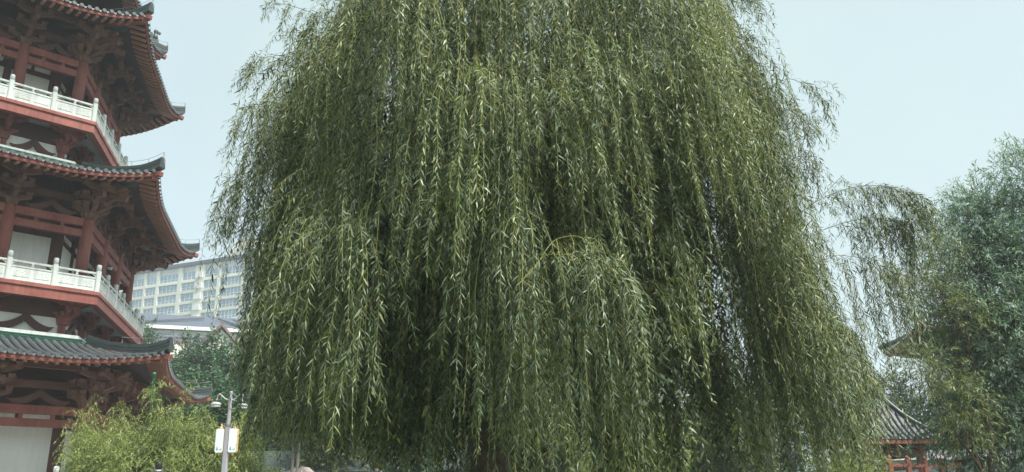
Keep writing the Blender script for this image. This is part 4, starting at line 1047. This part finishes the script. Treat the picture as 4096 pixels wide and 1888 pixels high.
m = MB(); m.extrude([(-3.6, ze_-1.5)]+[(-3.6+i*.53, ze_-.9+1.2*math.sin(math.pi*i/10)) for i in range(11)]+[(1.7, ze_-1.5)], -1.45, -1.40, 'y'); m.build('dormer_panel', M['cream'], hall)
gz = ze_+2.6; gx = 3.8
m = MB(); m.extrude([(gx-2.4, ze_-4), (gx+2.4, ze_-4), (gx+2.4, ze_-.2), (gx, gz-.4), (gx-2.4, ze_-.2)], -2.0, 4, 'y'); m.build('gable', M['cream'], hall)
for s in (-1, 1):
    m = MB(); m.add([(gx, -2.5, gz), (gx+s*3.1, -2.5, ze_-.9), (gx+s*3.1, 5, ze_-.9), (gx, 5, gz), (gx, -2.5, gz+.4), (gx+s*3.1, -2.5, ze_-.5), (gx+s*3.1, 5, ze_-.5), (gx, 5, gz+.4)], [(0,1,2,3),(7,6,5,4),(0,4,5,1),(1,5,6,2),(2,6,7,3),(3,7,4,0)]); m.build('gable_roof', M['brown_trim'], hall)

# ------------------------------------------------------------------ right-hand pavilion, hall and railing
M['grey_tile'] = mat('grey_tile', (.17,.18,.19), .55, .3, 5, .3, 25)
pv = at_y(3610, 1735, 30.0); PVX, PVZ = pv[0]-.75, pv[2]
pav = empty('garden_pavilion', (PVX, 30.6, 1.2), 'small open pavilion with steep grey tiled roof and dark red columns', 'pavilion', rz=math.radians(10))
ez = PVZ-1.42; hw = 1.5
def pav_face_pts(u, g):                                   # concave hip roof face
    a = hw*(1-g)+.18*g; return a, u*a, ez + 1.75*(.45*g+.55*g*g) + .16*max(0, abs(u)-.5)**2*4*(1-g)
for k in range(4):
    c, s_ = math.cos(k*math.pi/2), math.sin(k*math.pi/2); m = MB(); vs = []
    for j in range(7):
        for i in range(13): a, t, z = pav_face_pts(-1+i/6, j/6); vs.append((t*c+a*s_, t*s_-a*c, z))
    m.add(vs, [(j*13+i, j*13+i+1, (j+1)*13+i+1, (j+1)*13+i) for j in range(6) for i in range(12)], True); rfo = m.build('roof', M['grey_tile'], pav)
    for i in range(14):
        t0 = -hw+.12+i*(2*hw-.24)/13; gmax = max(0, 1-(abs(t0))/hw); P = []
        if gmax < .08: continue
        for j in range(7):
            g = gmax*j/6; a = hw*(1-g)+.18*g; _, _, z = pav_face_pts(max(-1, min(1, t0/a)), g); P.append((t0*c+(a+.03)*s_, t0*s_-(a+.03)*c, z+.02))
        m = MB(); m.tube(P, .05, 6); m.build('tile_row', M['tile_edge'], rfo)
    P = []
    for j in range(9): a, t, z = pav_face_pts(1, j/8); P.append((t*c+a*s_, t*s_-a*c, z+.06))
    m = MB(); m.tube(P, .085, 6); m.build('hip_ridge', M['ridge'], pav)
    m = MB(); m.box(-hw+.05, hw-.05, -hw+.02, -hw+.10, ez-.16, ez-.03); o = m.build('fascia_board', M['red'], pav); o.rotation_euler[2] = k*math.pi/2
    m = MB(); m.box(-1.02, 1.02, -1.1, -.94, ez-.58, ez-.36); m.box(-1.02, 1.02, -1.08, -.96, ez-.98, ez-.84); o = m.build('lintel', M['dark_red'], pav); o.rotation_euler[2] = k*math.pi/2
    m = MB(); m.lathe([(.17, 0), (.17, ez-.3), (.15, ez-.1)], 14, ((-1.02 if k in (0, 3) else 1.02), (-1.02 if k < 2 else 1.02), 0)); m.build('column', M['red'], pav)
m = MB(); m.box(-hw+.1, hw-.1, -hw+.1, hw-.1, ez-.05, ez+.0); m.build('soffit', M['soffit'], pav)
m = MB(); m.lathe([(.20, ez+1.68), (.28, ez+1.8), (.15, ez+1.92), (.22, ez+2.05), (.09, ez+2.2), (.03, ez+2.35)], 12); m.build('finial', M['ridge'], pav)
m = MB(); m.box(-1.6, 1.6, -1.6, 1.6, -.1, .25, .05); m.build('plinth', M['stone'], pav)

# red railing in front of it
rp0 = at_y(3560, 1856, 27.0); rp1 = at_y(3830, 1846, 29.0)
rail = empty('red_railing', (rp0[0], rp0[1], 1.2), 'red painted timber railing with square posts before the pavilion', 'railing')
dv = Vector(rp1-rp0); dv.z = 0; n_ = 4
for i in range(n_+1):
    q = dv*(i/n_); m = MB(); m.box(-.07, .07, -.07, .07, 0, rp0[2]-1.2+.16, .015); m.lathe([(.06, rp0[2]-1.2+.16), (.075, rp0[2]-1.2+.2), (.02, rp0[2]-1.2+.27)], 8); m.build('post', M['red'], rail, q)
for z in (rp0[2]-1.2-.03, rp0[2]-1.2-.45, .35):
    m = MB(); m.bar((0, 0, z), (dv.x, dv.y, z), .07, .10); m.build('rail', M['red'], rail)

# two-storey hall behind: white walls, upturned eaves
hl = at_y(3640, 1288, 46); zh = hl[2]
th_ = empty('two_storey_hall', (hl[0]+9.0, 50, 1.2), 'two storey white walled hall with grey tiled eaves behind the pavilion', 'building', rz=math.radians(-12))
def hall_roof(w, d, z, h, cy, inset=2.6, name='roof'):
    """hipped roof with upturned corners: four faces, tile rows, eave boards, soffit"""
    lift = lambda u: .55*max(0, abs(u)-.6)**2*6
    prof = lambda g: h*(.55*g+.45*g*g)
    for k in range(4):
        a_, b_ = (w, d) if k % 2 == 0 else (d, w)             # half length along the eave, half depth
        c, s_ = (1, 0, -1, 0)[k], (0, 1, 0, -1)[k]
        T = lambda x, y, zz: (x*c-y*s_, x*s_+y*c+cy, zz)
        N_ = 20; vs = []; m = MB()
        for g in (0, .33, .66, 1):
            for i in range(N_+1):
                u = -1+2*i/N_; vs.append(T(u*(a_-inset*g), -(b_-inset*g), z+prof(g)+lift(u)*(1-g)))
        m.add(vs, [(j*(N_+1)+i, j*(N_+1)+i+1, (j+1)*(N_+1)+i+1, (j+1)*(N_+1)+i) for j in range(3) for i in range(N_)], True)
        r_ = m.build(name, M['grey_tile'], th_)
        for i in range(int(a_*2/.42)):
            x = -a_+.25+i*.42; u = x/a_; gm_ = min(1, (a_-abs(x))/inset); P = []
            for q in (0, .33, .66, 1): g = gm_*q; P.append(T(x, -(b_-inset*g)-.02, z+.06+prof(g)+lift(u)*(1-g)))
            if gm_ > .12: m = MB(); m.tube(P, .075, 5); m.build('tile_row', M['tile_edge'], r_)
        m = MB(); m.tube([T(a_-inset*g, -(b_-inset*g), z+.14+prof(g)+lift(1)*(1-g)) for g in (-.04, .2, .45, .7, 1)], .16, 6); m.build('hip_ridge', M['ridge'], th_)
        m = MB(); vs = []
        for i in range(N_+1):
            u = -1+2*i/N_; L_ = lift(u)
            vs += [T(u*(a_-.06), -b_+.06, z-.32+L_), T(u*(a_-.06), -b_+.06, z-.03+L_), T(u*(a_-.2), -b_+.2, z-.03+L_), T(u*(a_-.2), -b_+.2, z-.32+L_)]
        m.add(vs, [(i*4+j, (i+1)*4+j, (i+1)*4+(j+1) % 4, i*4+(j+1) % 4) for i in range(N_) for j in range(4)]); m.build('fascia_board', M['red'], th_)
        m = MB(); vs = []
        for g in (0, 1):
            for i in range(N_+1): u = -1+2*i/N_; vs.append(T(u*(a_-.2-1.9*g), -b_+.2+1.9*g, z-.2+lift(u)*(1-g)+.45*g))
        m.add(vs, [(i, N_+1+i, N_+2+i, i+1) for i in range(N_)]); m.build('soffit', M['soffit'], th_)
zr = zh-1.2
m = MB(); m.box(-5.2, 5.2, -2.2, 4, 0, zr); m.build('wall', M['white'], th_)
hall_roof(7.2, 4.9, zr-.1, 2.1, .9, 3.4); hall_roof(7.7, 5.4, 3.6, 1.3, .9, 2.3)
m = MB(); m.box(-4.0, 4.0, -.7, 2.5, zr+1.85, zr+2.35); m.build('ridge', M['ridge'], th_)
for i in range(6):
    x = -5+i*2; m = MB(); m.lathe([(.18, 0), (.18, zr-.3)], 10, (x, -2.6, 0)); m.build('column', M['red'], th_)
    if i < 5:
        m = MB(); m.box(x+.4, x+1.6, -2.28, -2.2, .6, 2.6); m.build('window', M['dark_red'], th_)
        m = MB(); m.box(x+.4, x+1.6, -2.28, -2.2, 5.6, 7.2); m.build('window', M['dark_red'], th_)
# white wall with grey coping to the right of the pavilion and dark low house to the left
gw = at_y(3800, 1800, 40); gwl = empty('garden_wall', (gw[0]+4, 41, 1.2), 'long grey garden wall with grey tiled coping behind the red railing', 'wall')
m = MB(); m.box(-9, 12, 0, .35, 0, 2.1); m.build('wall_face', M['grey'], gwl)
m = MB(); m.extrude([(-.25, 2.1), (.6, 2.1), (.45, 2.3), (.17, 2.55), (-.1, 2.3)], -9, 12, 'x'); m.build('coping', M['grey_tile'], gwl)
dh = at_y(1060, 1820, 38); dho = empty('garden_house', (dh[0]+2.0, 39, 1.2), 'low dark garden house with a red door panel behind the clipped shrubs', 'building')
m = MB(); m.box(-5, 6, 0, 4, 0, 2.0); m.build('wall', mat('dark_timber', (.06,.06,.065), .8), dho)
m = MB(); m.add([(-5.5, -.6, 1.9), (6.5, -.6, 1.9), (6.5, 2, 3.0), (-5.5, 2, 3.0), (6.5, 4.6, 1.9), (-5.5, 4.6, 1.9)], [(0,1,2,3),(3,2,4,5),(0,3,5),(1,4,2),(0,5,4,1)]); m.build('roof', M['ridge'], dho)
m = MB(); m.box(-1.5, -.6, -.06, 0, .9, 1.75); m.build('door_panel', M['red'], dho)
m = MB(); m.box(2.2, 4.6, -.06, 0, .7, 1.7); m.build('window', M['white'], dho)

# ------------------------------------------------------------------ people
M['skin'] = mat('skin', (.48,.30,.22), .55, .05); M['hair'] = mat('dark_hair', (.018,.015,.014), .5, .2, 20, .4, 60)
M['jacket'] = mat('grey_jacket', (.12,.125,.14), .85, .1, 4); M['dark_cloth'] = mat('dark_cloth', (.035,.038,.045), .85, .1, 4)
def person(px_, py_, Y, label, cloth, face):
    top = at_y(px_, py_, Y); h = top[2]-1.2; k = h/1.70
    root = empty('person', (top[0], Y, 1.2), label, 'person', 'visitors in the garden', rz=face)
    J = [(0,0,.95),(0,0,1.15),(0,-.01,1.36),(0,-.01,1.46),(0,-.02,1.52),(0,-.03,1.58),(0,-.02,1.66)]; Rr = [(.16,.11),(.15,.10),(.17,.11),(.06,.06),(.062,.062),(.082,.095),(.06,.07)]
    E = [(0,1),(1,2),(2,3),(3,4),(4,5),(5,6)]
    for s in (-1, 1):
        n0 = len(J)
        J += [(s*.18,0,1.38),(s*.23,.02,1.12),(s*.22,-.10,.90),(s*.21,-.14,.83),(s*.10,0,.90),(s*.11,-.02,.50),(s*.11,.02,.09),(s*.115,-.13,.04)]
        Rr += [(.065,.065),(.048,.048),(.036,.036),(.04,.03),(.095,.10),(.062,.065),(.042,.045),(.04,.032)]
        E += [(2,n0),(n0,n0+1),(n0+1,n0+2),(n0+2,n0+3),(0,n0+4),(n0+4,n0+5),(n0+5,n0+6),(n0+6,n0+7)]
    me = bpy.data.meshes.new('body'); me.from_pydata([tuple(c*k for c in j) for j in J], E, []); me.update()
    o = obj('body', me, cloth, root); sk = o.modifiers.new('skin', 'SKIN'); 
    lay = me.skin_vertices[0] if me.skin_vertices else None
    if lay is None:
        at = me.attributes.new('radius', 'FLOAT', 'POINT')
    else:
        for i, r in enumerate(Rr): lay.data[i].radius = (r[0]*k, r[1]*k)
        lay.data[0].use_root = True
    sk.use_smooth_shade = True
    ss = o.modifiers.new('subdivision', 'SUBSURF'); ss.levels = 2; ss.render_levels = 2
    m = MB(); m.lathe([(.015, 1.455), (.05, 1.47), (.068, 1.50), (.078, 1.55), (.080, 1.60), (.07, 1.645), (.03, 1.66)], 14, (0, -.035, 0)); m.bar((0, -.105, 1.565), (0, -.128, 1.545), .022, .03)
    for s in (-1, 1): m.bar((s*.078, -.03, 1.575), (s*.09, -.015, 1.555), .02, .05)
    m.box(-.022, .022, -.117, -.108, 1.507, 1.515); m.v = [(a*k, b*k, c*k) for a, b, c in m.v]; hd = m.build('face', M['skin'], root); tag(hd, kind='stuff')
    m = MB(); m.lathe([(.088, 1.50), (.096, 1.56), (.098, 1.61), (.085, 1.665), (.05, 1.695), (.01, 1.70)], 14, (0, .0, 0)); m.v = [(a*k, b*k, c*k) for a, b, c in m.v]; m.build('hair', M['hair'], root)
    m = MB(); m.lathe([(.075, 1.43), (.09, 1.46), (.07, 1.475)], 14, (0, -.01, 0)); m.v = [(a*k, b*k, c*k) for a, b, c in m.v]; m.build('collar', M['stone'] if px_ < 1000 else cloth, root)
person(637, 1845, 22.8, 'person with dark hair and light collar standing before the bamboo', M['dark_cloth'], math.radians(200))
person(1503, 1840, 23.2, 'dark haired person in grey standing beyond the willow trunk', M['jacket'], math.radians(150))

# ------------------------------------------------------------------ haze
hz_m = bpy.data.materials.new('haze_air'); hz_m.use_nodes = True; hn = hz_m.node_tree.nodes; hn.clear()
ho = hn.new('ShaderNodeOutputMaterial'); hv = hn.new('ShaderNodeVolumePrincipled'); hv.inputs['Color'].default_value = (.84, .92, 1.0, 1); hv.inputs['Density'].default_value = .0009; hv.inputs['Anisotropy'].default_value = .2
hz_m.node_tree.links.new(hv.outputs[0], ho.inputs['Volume'])
m = MB(); m.box(-1000, 1000, -400, 1600, -1.2, 84); tag(m.build('haze', hz_m), kind='stuff')
